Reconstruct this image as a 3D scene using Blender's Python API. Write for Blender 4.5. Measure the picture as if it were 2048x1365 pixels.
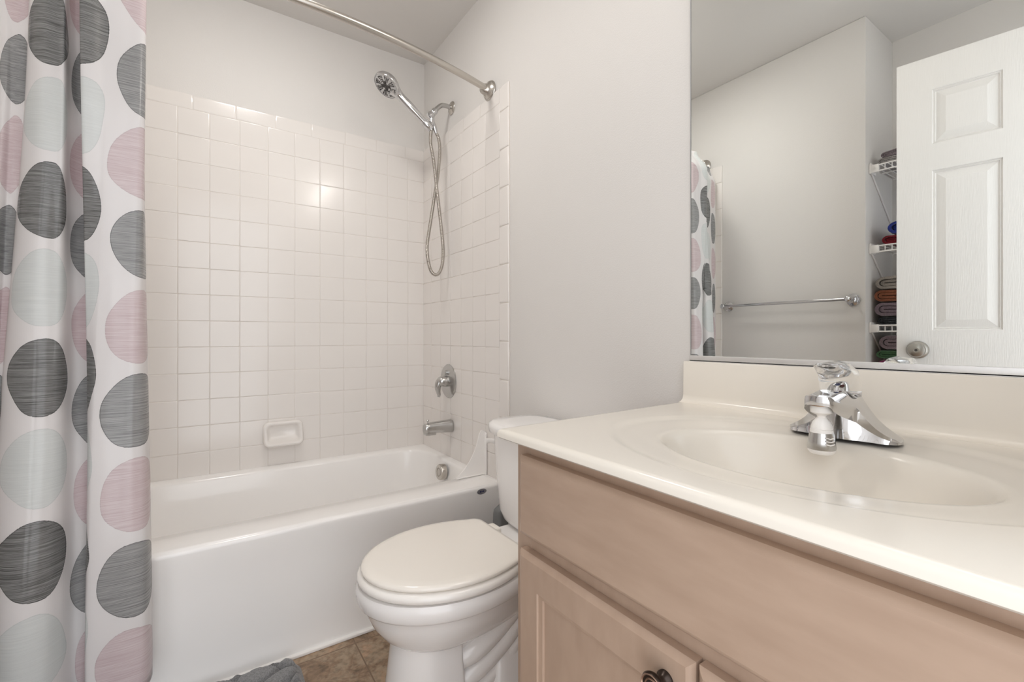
import bpy, bmesh, math, random
from mathutils import Vector, Matrix, noise

random.seed(7)
for o in list(bpy.data.objects):
    bpy.data.objects.remove(o)
scene = bpy.context.scene
COL = scene.collection

# ------------------------------------------------------------------ camera
F_PX, YAW, CY_PX = 915.2, 0.59775, 673.9
CAM = Vector((-0.9954, -2.3033, 0.976))
cd = bpy.data.cameras.new('camera')
cam = bpy.data.objects.new('camera', cd)
COL.objects.link(cam)
cam.location = CAM
cam.rotation_euler = (math.pi / 2, 0, -YAW)
cd.sensor_fit = 'HORIZONTAL'
cd.sensor_width = 36.0
cd.lens = 36.0 * F_PX / 2048.0
cd.shift_y = -(682.5 - CY_PX) / 2048.0
cd.clip_start = 0.01
scene.camera = cam

# ------------------------------------------------------------------ world, lights, exposure
w = bpy.data.worlds.new('world')
scene.world = w
w.use_nodes = True
w.node_tree.nodes['Background'].inputs[0].default_value = (0.95, 0.97, 1.0, 1)
w.node_tree.nodes['Background'].inputs[1].default_value = 2.05


# soft daylight comes in from the hallway side behind the camera (world); the vanity globes and an added ceiling fill light do the rest
VANITY_GLOBE = 21.0
FILL_GLOW = 36.0  # strength of the added fill light over the tub side

vs = scene.view_settings
vs.view_transform = 'Standard'
vs.look = 'None'
vs.gamma = 1.0
vs.use_curve_mapping = False
vs.exposure = 0.34
scene.cycles.max_bounces = 14
scene.cycles.diffuse_bounces = 7
scene.cycles.glossy_bounces = 8
scene.cycles.transmission_bounces = 10
scene.cycles.caustics_reflective = False
scene.cycles.caustics_refractive = False
scene.cycles.sample_clamp_indirect = 4.0


# ------------------------------------------------------------------ materials
def srgb(r, g, b):
    f = lambda c: (c / 12.92) if c <= 0.04045 else ((c + 0.055) / 1.055) ** 2.4
    return (f(r / 255), f(g / 255), f(b / 255), 1)


def mat(name, col, rough=0.5, metal=0.0, spec=0.5, **kw):
    m = bpy.data.materials.new(name)
    m.use_nodes = True
    b = m.node_tree.nodes['Principled BSDF']
    b.inputs['Base Color'].default_value = col
    b.inputs['Roughness'].default_value = rough
    b.inputs['Metallic'].default_value = metal
    b.inputs['Specular IOR Level'].default_value = spec
    for k, v in kw.items():
        b.inputs[k].default_value = v
    return m


def nd(m, t, **kw):
    n = m.node_tree.nodes.new(t)
    for k, v in kw.items():
        setattr(n, k, v)
    return n


def ln(m, a, b):
    m.node_tree.links.new(a, b)


def bsdf(m):
    return m.node_tree.nodes['Principled BSDF']


def noise_bump(m, scale, dist, detail=3, stretch=None, strength=1.0):
    tc = nd(m, 'ShaderNodeTexCoord')
    src = tc.outputs['Object']
    if stretch:
        mp = nd(m, 'ShaderNodeMapping')
        mp.inputs['Scale'].default_value = stretch
        ln(m, src, mp.inputs['Vector'])
        src = mp.outputs[0]
    n = nd(m, 'ShaderNodeTexNoise')
    n.inputs['Scale'].default_value = scale
    n.inputs['Detail'].default_value = detail
    ln(m, src, n.inputs['Vector'])
    bp = nd(m, 'ShaderNodeBump')
    bp.inputs['Distance'].default_value = dist
    bp.inputs['Strength'].default_value = strength
    ln(m, n.outputs['Fac'], bp.inputs['Height'])
    ln(m, bp.outputs[0], bsdf(m).inputs['Normal'])
    return n


def noise_color(m, scale, c1, c2, stretch=None, lo=0.35, hi=0.65, detail=4):
    tc = nd(m, 'ShaderNodeTexCoord')
    src = tc.outputs['Object']
    if stretch:
        mp = nd(m, 'ShaderNodeMapping')
        mp.inputs['Scale'].default_value = stretch
        ln(m, src, mp.inputs['Vector'])
        src = mp.outputs[0]
    n = nd(m, 'ShaderNodeTexNoise')
    n.inputs['Scale'].default_value = scale
    n.inputs['Detail'].default_value = detail
    ln(m, src, n.inputs['Vector'])
    r = nd(m, 'ShaderNodeValToRGB')
    r.color_ramp.elements[0].position = lo
    r.color_ramp.elements[0].color = c1
    r.color_ramp.elements[1].position = hi
    r.color_ramp.elements[1].color = c2
    ln(m, n.outputs['Fac'], r.inputs[0])
    ln(m, r.outputs[0], bsdf(m).inputs['Base Color'])


M = {}
M['paint'] = mat('wall_paint', (0.715, 0.695, 0.673, 1), 0.55, spec=0.3)
noise_bump(M['paint'], 260, 0.0004, 2)
M['ceil'] = mat('ceiling_paint', (0.68, 0.66, 0.635, 1), 0.85, spec=0.2)
M['tile'] = mat('glazed_tile', (0.79, 0.757, 0.728, 1), 0.16, spec=0.5)
M['grout'] = mat('grout', (0.71, 0.66, 0.61, 1), 0.8)
M['porcelain'] = mat('porcelain', (0.87, 0.855, 0.845, 1), 0.08)
M['tub'] = mat('tub_enamel', (0.90, 0.885, 0.87, 1), 0.14)
M['seat'] = mat('seat_plastic', (0.86, 0.82, 0.76, 1), 0.11)
M['seat_ring'] = mat('seat_ring_plastic', (0.87, 0.845, 0.81, 1), 0.16)
M['plastic'] = mat('white_plastic', (0.89, 0.87, 0.85, 1), 0.35)
M['chrome'] = mat('chrome', (0.66, 0.66, 0.67, 1), 0.06, 1.0)
M['nickel'] = mat('brushed_nickel', (0.56, 0.53, 0.49, 1), 0.25, 1.0)
M['knob'] = mat('knob_nickel', (0.42, 0.40, 0.37, 1), 0.28, 1.0)
M['satin'] = mat('satin_chrome', (0.54, 0.535, 0.525, 1), 0.22, 1.0)
M['hose'] = mat('hose_metal', (0.46, 0.43, 0.39, 1), 0.25, 1.0)
M['dark'] = mat('dark_nozzle', (0.035, 0.03, 0.028, 1), 0.45)
M['facegrey'] = mat('spray_face_grey', (0.55, 0.55, 0.55, 1), 0.25, 0.6)
M['bronze'] = mat('oil_rubbed_bronze', (0.055, 0.042, 0.036, 1), 0.3, 0.9)
M['copper'] = mat('worn_copper_edge', (0.36, 0.24, 0.18, 1), 0.35, 0.9)
M['marble'] = mat('cultured_marble', (0.765, 0.72, 0.65, 1), 0.18, spec=0.35)
M['mirror'] = mat('mirror_silver', (0.86, 0.88, 0.865, 1), 0.0, 1.0)
M['alu'] = mat('aluminium', (0.80, 0.80, 0.80, 1), 0.42, 0.85)
M['acrylic'] = mat('clear_acrylic', (0.95, 0.955, 0.96, 1), 0.02, 0.0, 0.5, **{'Transmission Weight': 1.0, 'IOR': 1.47})
M['red'] = mat('red_dot', srgb(200, 25, 35), 0.3)
M['blue'] = mat('blue_dot', srgb(30, 60, 200), 0.3)
M['brass'] = mat('brass', (0.30, 0.14, 0.03, 1), 0.35, 0.9)
M['greyplastic'] = mat('grey_plastic', (0.21, 0.215, 0.22, 1), 0.45)
M['badge'] = mat('badge_metal', (0.30, 0.30, 0.33, 1), 0.3, 0.7)
M['navy'] = mat('navy_ink', srgb(40, 44, 90), 0.4)
M['door'] = mat('door_paint', (0.77, 0.755, 0.735, 1), 0.45, spec=0.35)
noise_bump(M['door'], 34, 0.0006, 4, (9, 9, 0.7))
M['globe'] = mat('lamp_globe', (1, 0.95, 0.88, 1), 0.3)
bsdf(M['globe']).inputs['Emission Color'].default_value = (1.0, 0.955, 0.90, 1)
bsdf(M['globe']).inputs['Emission Strength'].default_value = VANITY_GLOBE

M['fill_diffuser'] = mat('fill_light_diffuser', (1, 0.97, 0.92, 1), 0.4)  # glowing face of the added fill light
bsdf(M['fill_diffuser']).inputs['Emission Color'].default_value = (1.0, 0.97, 0.93, 1)
bsdf(M['fill_diffuser']).inputs['Emission Strength'].default_value = FILL_GLOW

wc1, wc2 = (0.382, 0.272, 0.203, 1), (0.432, 0.314, 0.238, 1)
for nm, st in (('wood', (5, 1.6, 7)), ('wood_v', (5, 5, 1.8))):
    M[nm] = mat('maple_' + nm, wc1, 0.36, spec=0.4)
    noise_color(M[nm], 7, wc1, wc2, st, 0.28, 0.72, 8)


def floor_mat():
    m = mat('slate_look_vinyl', (0.2, 0.15, 0.11, 1), 0.42, spec=0.35)
    nt = m.node_tree
    tc = nd(m, 'ShaderNodeTexCoord')
    mp = nd(m, 'ShaderNodeMapping')
    mp.inputs['Location'].default_value = (0.588, 0.820, 0)
    ln(m, tc.outputs['Object'], mp.inputs['Vector'])
    n1 = nd(m, 'ShaderNodeTexNoise')
    n1.inputs['Scale'].default_value = 11
    n1.inputs['Detail'].default_value = 8
    n1.inputs['Roughness'].default_value = 0.68
    n1.inputs['Distortion'].default_value = 0.5
    ln(m, mp.outputs[0], n1.inputs['Vector'])
    r = nd(m, 'ShaderNodeValToRGB')
    e = r.color_ramp.elements
    e[0].position, e[0].color = 0.30, (0.13, 0.095, 0.065, 1)
    e[1].position, e[1].color = 0.72, (0.52, 0.38, 0.27, 1)
    k = r.color_ramp.elements.new(0.44); k.color = (0.28, 0.19, 0.125, 1)
    k = r.color_ramp.elements.new(0.53); k.color = (0.36, 0.28, 0.20, 1)
    k = r.color_ramp.elements.new(0.61); k.color = (0.40, 0.27, 0.18, 1)
    ln(m, n1.outputs['Fac'], r.inputs[0])
    n2 = nd(m, 'ShaderNodeTexNoise')
    n2.inputs['Scale'].default_value = 60
    n2.inputs['Detail'].default_value = 5
    ln(m, mp.outputs[0], n2.inputs['Vector'])
    mx = nd(m, 'ShaderNodeMix', data_type='RGBA', blend_type='MULTIPLY')
    mx.inputs['Factor'].default_value = 0.45
    r2 = nd(m, 'ShaderNodeValToRGB')
    r2.color_ramp.elements[0].position, r2.color_ramp.elements[0].color = 0.36, (0.45, 0.42, 0.38, 1)
    r2.color_ramp.elements[1].position, r2.color_ramp.elements[1].color = 0.55, (1.15, 1.12, 1.08, 1)
    ln(m, n2.outputs['Fac'], r2.inputs[0])
    ln(m, r.outputs[0], mx.inputs['A'])
    ln(m, r2.outputs[0], mx.inputs['B'])
    bk = nd(m, 'ShaderNodeTexBrick')
    bk.offset = 0.0
    bk.inputs['Scale'].default_value = 1.0
    bk.inputs['Mortar Size'].default_value = 0.0022
    bk.inputs['Brick Width'].default_value = 0.305
    bk.inputs['Row Height'].default_value = 0.305
    bk.inputs['Mortar Smooth'].default_value = 0.1
    ln(m, mp.outputs[0], bk.inputs['Vector'])
    mx2 = nd(m, 'ShaderNodeMix', data_type='RGBA')
    ln(m, bk.outputs['Fac'], mx2.inputs['Factor'])
    ln(m, mx.outputs['Result'], mx2.inputs['A'])
    mx2.inputs['B'].default_value = (0.20, 0.135, 0.09, 1)
    ln(m, mx2.outputs['Result'], bsdf(m).inputs['Base Color'])
    bp = nd(m, 'ShaderNodeBump')
    bp.inputs['Distance'].default_value = 0.0012
    ln(m, n1.outputs['Fac'], bp.inputs['Height'])
    ln(m, bp.outputs[0], bsdf(m).inputs['Normal'])
    return m


M['floor'] = floor_mat()


def math_n(m, op, a, b=None, c=None):
    n = nd(m, 'ShaderNodeMath', operation=op)
    for i, v in enumerate((a, b, c)):
        if v is None:
            continue
        if isinstance(v, (int, float)):
            n.inputs[i].default_value = v
        else:
            ln(m, v, n.inputs[i])
    return n.outputs[0]


def curtain_mat():
    """translucent vinyl printed with columns of hatched pebble ovals; UV is metres of cloth (along, up)"""
    m = mat('printed_vinyl', (0.8, 0.8, 0.8, 1), 0.16, spec=0.5)
    tc = nd(m, 'ShaderNodeTexCoord')
    sep = nd(m, 'ShaderNodeSeparateXYZ')
    ln(m, tc.outputs['UV'], sep.inputs[0])
    U, V = sep.outputs[0], sep.outputs[1]
    wn = nd(m, 'ShaderNodeTexNoise')
    wn.inputs['Scale'].default_value = 5.0
    wn.inputs['Detail'].default_value = 1
    ln(m, tc.outputs['UV'], wn.inputs['Vector'])
    wob = math_n(m, 'MULTIPLY', math_n(m, 'SUBTRACT', wn.outputs['Fac'], 0.5), 0.05)
    PW, PH = 0.20, 0.20
    cu = math_n(m, 'ADD', math_n(m, 'DIVIDE', U, PW), 20.5)
    col = math_n(m, 'FLOOR', cu)
    fu = math_n(m, 'MULTIPLY', math_n(m, 'SUBTRACT', math_n(m, 'FRACT', cu), 0.5), PW)
    cpar = math_n(m, 'MODULO', col, 2.0)          # 0: pink / grey column, 1: charcoal / pale column
    v0 = math_n(m, 'SUBTRACT', V, math_n(m, 'ADD', 1.199, math_n(m, 'MULTIPLY', cpar, 0.086)))
    cv = math_n(m, 'ADD', math_n(m, 'DIVIDE', v0, PH), 20.5)
    row = math_n(m, 'FLOOR', cv)
    fv = math_n(m, 'MULTIPLY', math_n(m, 'SUBTRACT', math_n(m, 'FRACT', cv), 0.5), PH)
    rpar = math_n(m, 'MODULO', row, 2.0)          # 0: grey / charcoal, 1: pink / pale
    fu2 = math_n(m, 'ADD', fu, wob)
    fv2 = math_n(m, 'ADD', fv, math_n(m, 'MULTIPLY', wob, 0.6))
    # egg shape: wider on one side
    ry = math_n(m, 'ADD', 0.086, math_n(m, 'MULTIPLY', fu2, 0.10))
    d2 = math_n(m, 'ADD', math_n(m, 'POWER', math_n(m, 'ABSOLUTE', math_n(m, 'DIVIDE', fu2, 0.090)), 2.2),
                math_n(m, 'POWER', math_n(m, 'ABSOLUTE', math_n(m, 'DIVIDE', fv2, ry)), 2.2))
    # hatching: fine horizontal strokes
    mp = nd(m, 'ShaderNodeMapping')
    mp.inputs['Scale'].default_value = (6, 470, 1)
    mp.inputs['Rotation'].default_value = (0, 0, 0.03)
    ln(m, tc.outputs['UV'], mp.inputs['Vector'])
    hn = nd(m, 'ShaderNodeTexNoise')
    hn.inputs['Scale'].default_value = 1.0
    hn.inputs['Detail'].default_value = 5
    hn.inputs['Roughness'].default_value = 0.75
    ln(m, mp.outputs[0], hn.inputs['Vector'])
    dist = math_n(m, 'ADD', d2, math_n(m, 'MULTIPLY', math_n(m, 'SUBTRACT', hn.outputs['Fac'], 0.5), 0.10))
    inside = math_n(m, 'LESS_THAN', dist, 1.0)
    ring = math_n(m, 'MULTIPLY', inside, math_n(m, 'GREATER_THAN', dist, 0.955))
    hat = nd(m, 'ShaderNodeMapRange')
    hat.inputs['From Min'].default_value = 0.36
    hat.inputs['From Max'].default_value = 0.64
    ln(m, hn.outputs['Fac'], hat.inputs['Value'])
    H = hat.outputs[0]

    def mix(f, a, b):
        n = nd(m, 'ShaderNodeMix', data_type='RGBA')
        for s, v in (('Factor', f), ('A', a), ('B', b)):
            if isinstance(v, (tuple, float)):
                n.inputs[s].default_value = v
            else:
                ln(m, v, n.inputs[s])
        return n.outputs['Result']
    BG = (0.88, 0.862, 0.862, 1)
    grey = mix(H, (0.24, 0.24, 0.24, 1), (0.56, 0.56, 0.56, 1))
    pink = mix(H, (0.66, 0.54, 0.555, 1), (0.84, 0.765, 0.775, 1))
    char = mix(H, (0.10, 0.098, 0.096, 1), (0.44, 0.44, 0.435, 1))
    pale = mix(H, (0.74, 0.76, 0.755, 1), (0.82, 0.84, 0.835, 1))
    a = mix(rpar, grey, pink)
    b = mix(rpar, char, pale)
    c = mix(cpar, a, b)
    isdark = math_n(m, 'SUBTRACT', 1.0, math_n(m, 'MULTIPLY', rpar, 0.80))
    dk = nd(m, 'ShaderNodeMix', data_type='RGBA', blend_type='MULTIPLY')
    ln(m, math_n(m, 'MULTIPLY', math_n(m, 'MULTIPLY', ring, isdark), 0.6), dk.inputs['Factor'])
    ln(m, c, dk.inputs['A'])
    dk.inputs['B'].default_value = (0.3, 0.3, 0.3, 1)
    fin = mix(inside, BG, dk.outputs['Result'])
    ln(m, fin, bsdf(m).inputs['Base Color'])
    tr = nd(m, 'ShaderNodeBsdfTranslucent')
    ln(m, fin, tr.inputs['Color'])
    ms = nd(m, 'ShaderNodeMixShader')
    ms.inputs[0].default_value = 0.36
    out = m.node_tree.nodes['Material Output']
    ln(m, bsdf(m).outputs[0], ms.inputs[1])
    ln(m, tr.outputs[0], ms.inputs[2])
    ln(m, ms.outputs[0], out.inputs['Surface'])
    nb = nd(m, 'ShaderNodeTexNoise')
    nb.inputs['Scale'].default_value = 7
    nb.inputs['Detail'].default_value = 2
    ln(m, tc.outputs['UV'], nb.inputs['Vector'])
    bp = nd(m, 'ShaderNodeBump')
    bp.inputs['Distance'].default_value = 0.006
    bp.inputs['Strength'].default_value = 0.5
    ln(m, nb.outputs['Fac'], bp.inputs['Height'])
    ln(m, bp.outputs[0], bsdf(m).inputs['Normal'])
    return m


M['curtain'] = curtain_mat()


def cloth(name, col, rough=0.95, bscale=420, bd=0.002):
    m = mat(name, col, rough, spec=0.15)
    m.node_tree.nodes['Principled BSDF'].inputs['Sheen Weight'].default_value = 0.3
    d = tuple(c * 0.62 for c in col[:3]) + (1,)
    noise_color(m, 300, d, col, None, 0.35, 0.6, 2)
    noise_bump(m, bscale, bd, 2)
    return m


# ------------------------------------------------------------------ mesh helpers
def frame_from(d):
    d = Vector(d).normalized()
    up = Vector((0, 0, 1)) if abs(d.z) < 0.95 else Vector((1, 0, 0))
    a = d.cross(up).normalized()
    b = a.cross(d).normalized()
    return a, b, d


class MB:
    def __init__(s):
        s.bm = bmesh.new()
        s.mi = 0

    def face(s, vs):
        try:
            f = s.bm.faces.new(vs)
            f.material_index = s.mi
            return f
        except ValueError:
            return None

    def box(s, x0, x1, y0, y1, z0, z1, bev=0.0, seg=2):
        x0, x1 = min(x0, x1), max(x0, x1)
        y0, y1 = min(y0, y1), max(y0, y1)
        z0, z1 = min(z0, z1), max(z0, z1)
        v = [s.bm.verts.new(p) for p in ((x0, y0, z0), (x1, y0, z0), (x1, y1, z0), (x0, y1, z0),
                                         (x0, y0, z1), (x1, y0, z1), (x1, y1, z1), (x0, y1, z1))]
        fs = [s.face([v[i] for i in q]) for q in ((3, 2, 1, 0), (4, 5, 6, 7), (0, 1, 5, 4), (1, 2, 6, 5), (2, 3, 7, 6), (3, 0, 4, 7))]
        if bev > 0:
            es = set()
            for f in fs:
                es.update(f.edges)
            bmesh.ops.bevel(s.bm, geom=list(es), offset=bev, segments=seg, profile=0.5, affect='EDGES')
        return s

    def rings(s, rs, cap0=True, cap1=True, closed=True):
        """skin between successive rings (lists of equal-length points)"""
        vr = [[s.bm.verts.new(p) for p in r] for r in rs]
        n = len(rs[0])
        for a, b in zip(vr, vr[1:]):
            for i in range(n if closed else n - 1):
                j = (i + 1) % n
                s.face([a[i], a[j], b[j], b[i]])
        if cap0 and closed:
            s.face(list(reversed(vr[0])))
        if cap1 and closed:
            s.face(vr[-1])
        return vr

    def lathe(s, prof, o, axis, n=32, cap0=True, cap1=True):
        a, b, d = frame_from(axis)
        o = Vector(o)
        rs = []
        for r, h in prof:
            r = max(r, 1e-5)
            rs.append([o + d * h + (a * math.cos(t) + b * math.sin(t)) * r for t in [2 * math.pi * i / n for i in range(n)]])
        s.rings(rs, cap0, cap1)
        return s

    def tube(s, pts, rad, n=12, cap=True, flat=None):
        pts = [Vector(p) for p in pts]
        if isinstance(rad, (int, float)):
            rad = [rad] * len(pts)
        rs = []
        pa = None
        for i, p in enumerate(pts):
            d = (pts[min(i + 1, len(pts) - 1)] - pts[max(i - 1, 0)]).normalized()
            if pa is None:
                a, b, _ = frame_from(d)
            else:
                a = (pa - d * pa.dot(d)).normalized()
                b = a.cross(d).normalized()
            pa = a
            k = flat if flat else 1.0
            rs.append([p + (a * math.cos(t) + b * math.sin(t) * k) * rad[i] for t in [2 * math.pi * j / n for j in range(n)]])
        s.rings(rs, cap, cap)
        return s

    def sheet(s, grid, uvs=None):
        vg = [[s.bm.verts.new(p) for p in row] for row in grid]
        lay = s.bm.loops.layers.uv.verify() if uvs else None
        for i in range(len(vg) - 1):
            for j in range(len(vg[0]) - 1):
                f = s.face([vg[i][j], vg[i][j + 1], vg[i + 1][j + 1], vg[i + 1][j]])
                if uvs and f:
                    for l, (a, b) in zip(f.loops, ((i, j), (i, j + 1), (i + 1, j + 1), (i + 1, j))):
                        l[lay].uv = uvs[a][b]
        return vg

    def sphere(s, c, r, seg=20, sc=(1, 1, 1)):
        mtx = Matrix.Translation(Vector(c)) @ Matrix.Diagonal((sc[0], sc[1], sc[2], 1))
        ret = bmesh.ops.create_uvsphere(s.bm, u_segments=seg, v_segments=seg // 2, radius=r, matrix=mtx)
        for v in ret['verts']:
            for f in v.link_faces:
                f.material_index = s.mi
        return s

    def build(s, name, mats, parent=None, angle=38, smooth=True, recalc=True):
        if recalc:
            bmesh.ops.recalc_face_normals(s.bm, faces=s.bm.faces[:])
        if smooth:
            for f in s.bm.faces:
                f.smooth = True
            for e in s.bm.edges:
                if len(e.link_faces) == 2 and e.calc_face_angle(0) > math.radians(angle):
                    e.smooth = False
        me = bpy.data.meshes.new(name)
        s.bm.to_mesh(me)
        s.bm.free()
        if not isinstance(mats, (list, tuple)):
            mats = [mats]
        for m in mats:
            me.materials.append(m)
        o = bpy.data.objects.new(name, me)
        COL.objects.link(o)
        if parent is not None:
            o.parent = parent
            o.matrix_parent_inverse = world_of(parent).inverted()
        return o


def world_of(o):
    m = Matrix.LocRotScale(o.location, o.rotation_euler, o.scale)
    if o.parent is not None:
        m = world_of(o.parent) @ o.matrix_parent_inverse @ m
    return m


def tag(o, label, cat, group=None):
    o['label'] = label
    o['category'] = cat
    if group:
        o['group'] = group
    return o


def thing(name, label, cat, loc=(0, 0, 0), group=None):
    o = bpy.data.objects.new(name, None)
    o.empty_display_size = 0.05
    o.location = loc
    COL.objects.link(o)
    return tag(o, label, cat, group)


def struct(o):
    o['kind'] = 'structure'
    return o


def part_label(o, t):
    o['label'] = t
    return o


def cat_rom(P, n):
    """Catmull-Rom through points P, n samples per span"""
    P = [Vector(p) for p in P]
    out = []
    for i in range(len(P) - 1):
        p0, p1, p2, p3 = P[max(i - 1, 0)], P[i], P[i + 1], P[min(i + 2, len(P) - 1)]
        for k in range(n):
            t = k / n
            out.append(0.5 * ((2 * p1) + (p2 - p0) * t + (2 * p0 - 5 * p1 + 4 * p2 - p3) * t * t + (3 * p1 - p0 - 3 * p2 + p3) * t ** 3))
    out.append(P[-1])
    return out


def sstep(a, b, x):
    t = max(0.0, min(1.0, (x - a) / (b - a)))
    return t * t * (3 - 2 * t)


# ------------------------------------------------------------------ room shell
XL, XC, YN, YF, ZC = -1.52, -1.86, -1.487, -2.39, 2.44      # left wall, closet back, closet side, front wall, ceiling
struct(MB().box(-2.0, 0.1, -2.5, 0.1, -0.1, 0.0).build('floor', M['floor']))
struct(MB().box(-2.0, 0.1, -2.5, 0.1, ZC, ZC + 0.1).build('ceiling', M['ceil']))
wall_back = struct(MB().box(XL - 0.1, 0.1, 0.0, 0.1, 0, ZC).build('wall_back', M['paint']))
wall_right = struct(MB().box(0.0, 0.1, YF, 0.0, 0, ZC).build('wall_right', M['paint']))
wall_left = struct(MB().box(XC - 0.1, XL, YN, 0.0, 0, ZC, 0.004, 2).build('wall_left', M['paint']))
struct(MB().box(XC - 0.1, XC, YF, YN, 0, ZC).build('wall_closet', M['paint']))
# the doorway side behind the camera stays open to the daylight; only the pier beside the vanity and the lintel are built
mb = MB()
mb.box(-0.46, 0.1, YF - 0.11, YF, 0, 2.10)
mb.box(XC - 0.1, 0.1, YF - 0.11, YF, 2.10, ZC)
struct(mb.build('wall_front', M['paint']))

# ---- tile
P = 0.1088
Z0 = 1.912            # top of the square field


def tile_sheet(mb, u_edges, z_edges, place, depth=0.006, cush=0.0016, gap=0.0008, rnd=0.0, bull=False):
    """cushion edged tiles; place(u, z, out) gives a point"""
    for i in range(len(u_edges) - 1):
        for j in range(len(z_edges) - 1):
            a0, a1 = sorted((u_edges[i], u_edges[i + 1]))
            b0, b1 = sorted((z_edges[j], z_edges[j + 1]))
            if a1 - a0 < 0.008 or b1 - b0 < 0.008:
                continue
            tu, tz = random.uniform(-rnd, rnd), random.uniform(-rnd, rnd)

            def ring(ins, out):
                r = []
                for (u, z) in ((a0 + ins, b0 + ins), (a1 - ins, b0 + ins), (a1 - ins, b1 - ins), (a0 + ins, b1 - ins)):
                    k = out
                    if out > depth * 0.8:
                        k += tu * (u - (a0 + a1) / 2) + tz * (z - (b0 + b1) / 2)
                    r.append(place(u, z, k))
                return r
            mb.mi = 0
            if bull:
                mb.rings([ring(gap, depth - 0.0045), ring(gap + 0.0010, depth - 0.0024), ring(gap + 0.0024, depth - 0.0010), ring(gap + 0.0045, depth - 0.0002), ring(gap + 0.007, depth), ring(gap + 0.010, depth)], False, True)
                continue
            vr = mb.rings([ring(gap, depth - 0.0010), ring(gap + cush * 0.5, depth - 0.0003), ring(gap + cush, depth), ring(gap + cush * 1.9, depth)], False, True)


def tile_wall(name, parent, place, u0, u1, field_u, trim_u, rise, trim_z0, trim_col=None, top_off=0.0):
    """field of square tiles with a bullnose row on top and an optional bullnose column"""
    zs = [Z0 - k * P for k in range(15)]
    zs = [z for z in zs if z > 0.40] + [0.388]
    mb = MB()
    tile_sheet(mb, field_u, zs, place, rnd=0.006)
    f = mb.build('tile_field', M['tile'], parent, 50)
    mb = MB()
    tile_sheet(mb, trim_u, [Z0, 1.972], place, depth=0.0062, cush=0.0035, gap=0.0007)
    if trim_col:
        c0, c1, lo = trim_col
        zt = [1.972, 1.930]
        k = trim_z0
        zt = [1.972]
        while k > lo:
            if k < 1.965:
                zt.append(k)
            k -= 0.1524
        zt.append(lo)
        tile_sheet(mb, [c0, c1], zt, place, depth=0.0082, gap=0.0004, bull=True)
    t = mb.build('tile_trim', M['tile'], parent, 50)
    mb = MB()
    g = [place(u, z, 0.0048) for (u, z) in ((u0, 0.388), (u1, 0.388), (u1, 1.971), (u0, 1.971))]
    g0 = [place(u, z, 0.0) for (u, z) in ((u0, 0.388), (u1, 0.388), (u1, 1.971), (u0, 1.971))]
    mb.rings([g0, g], True, True)
    part_label(mb.build('grout', M['grout'], parent, smooth=False), 'beige grout')
    return f


bu = [0.0] + [0.0932 + P * k for k in range(14)] + [1.52]
bt = [0.0] + [0.107 + 0.1524 * k for k in range(10)] + [1.52]
tile_wall('back', wall_back, lambda u, z, o: Vector((-u, -o, z)), 0.0, 1.52, bu, bt, 0, 1.9)
y0 = 0.7603
ru = [0.006] + [y0 - P * k for k in range(6, -1, -1)]
rt_ = [0.006] + [0.827 - 0.0668 - 0.1524 * k for k in range(4, -1, -1)] + [0.827]
tile_wall('right', wall_right, lambda u, z, o: Vector((-o, -u, z)), 0.006, 0.826, ru, rt_[:-1], 0, 1.872, (y0, 0.827, 0.30))
tile_wall('left', wall_left, lambda u, z, o: Vector((XL + o, -u * 0.962, z)), 0.006, 0.826, ru, rt_[:-1], 0, 1.872, (y0, 0.827, 0.30))
# the bullnose column runs to the floor beside the tub
# ------------------------------------------------------------------ bathtub
RZ = 0.400
tub = thing('bathtub', 'white alcove bathtub with a flat apron along the tiled walls', 'bathtub', (-0.76, -0.39, 0))


def rrect(x0, x1, y0, y1, r, n=10):
    pts = []
    for cx, cy, a0 in ((x1 - r, y1 - r, 0), (x0 + r, y1 - r, 90), (x0 + r, y0 + r, 180), (x1 - r, y0 + r, 270)):
        for k in range(n + 1):
            a = math.radians(a0 + 90 * k / n)
            pts.append((cx + r * math.cos(a), cy + r * math.sin(a)))
    return pts


mb = MB()
TX0, TX1, TY0, TY1 = XL + 0.007, -0.007, -0.772, -0.007
seq = [(0.0, 0.0005, RZ - 0.008), (0.0, 0.001, RZ - 0.008)]
rs = []


def tring(x0, x1, y0_, y1, r, z, front=0.0):
    return [Vector((x, y, z + (front if y < -0.6 else 0))) for x, y in rrect(x0, x1, y0_, y1, r)]


rs.append(tring(TX0, TX1, TY0 - 0.002, TY1, 0.002, RZ - 0.010))
rs.append(tring(TX0, TX1, TY0 + 0.000, TY1, 0.002, RZ - 0.0045))
rs.append(tring(TX0, TX1, TY0 + 0.004, TY1, 0.002, RZ - 0.0012))
rs.append(tring(TX0, TX1, TY0 + 0.010, TY1, 0.002, RZ))
IX0, IX1, IY0, IY1 = -1.44, -0.050, -0.632, -0.070
rs.append(tring(IX0 - 0.012, IX1 + 0.012, IY0 - 0.012, IY1 + 0.012, 0.13, RZ - 0.001))
rs.append(tring(IX0 - 0.004, IX1 + 0.004, IY0 - 0.004, IY1 + 0.004, 0.125, RZ - 0.005))
rs.append(tring(IX0, IX1, IY0, IY1, 0.12, RZ - 0.014))
rs.append(tring(IX0 + 0.03, IX1 - 0.012, IY0 + 0.012, IY1 - 0.012, 0.12, RZ - 0.10))
rs.append(tring(IX0 + 0.13, IX1 - 0.045, IY0 + 0.035, IY1 - 0.035, 0.12, 0.13))
rs.append(tring(IX0 + 0.17, IX1 - 0.065, IY0 + 0.055, IY1 - 0.055, 0.11, 0.088))
rs.append(tring(IX0 + 0.22, IX1 - 0.11, IY0 + 0.10, IY1 - 0.10, 0.09, 0.075))
mb.rings(rs, False, True)
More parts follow.
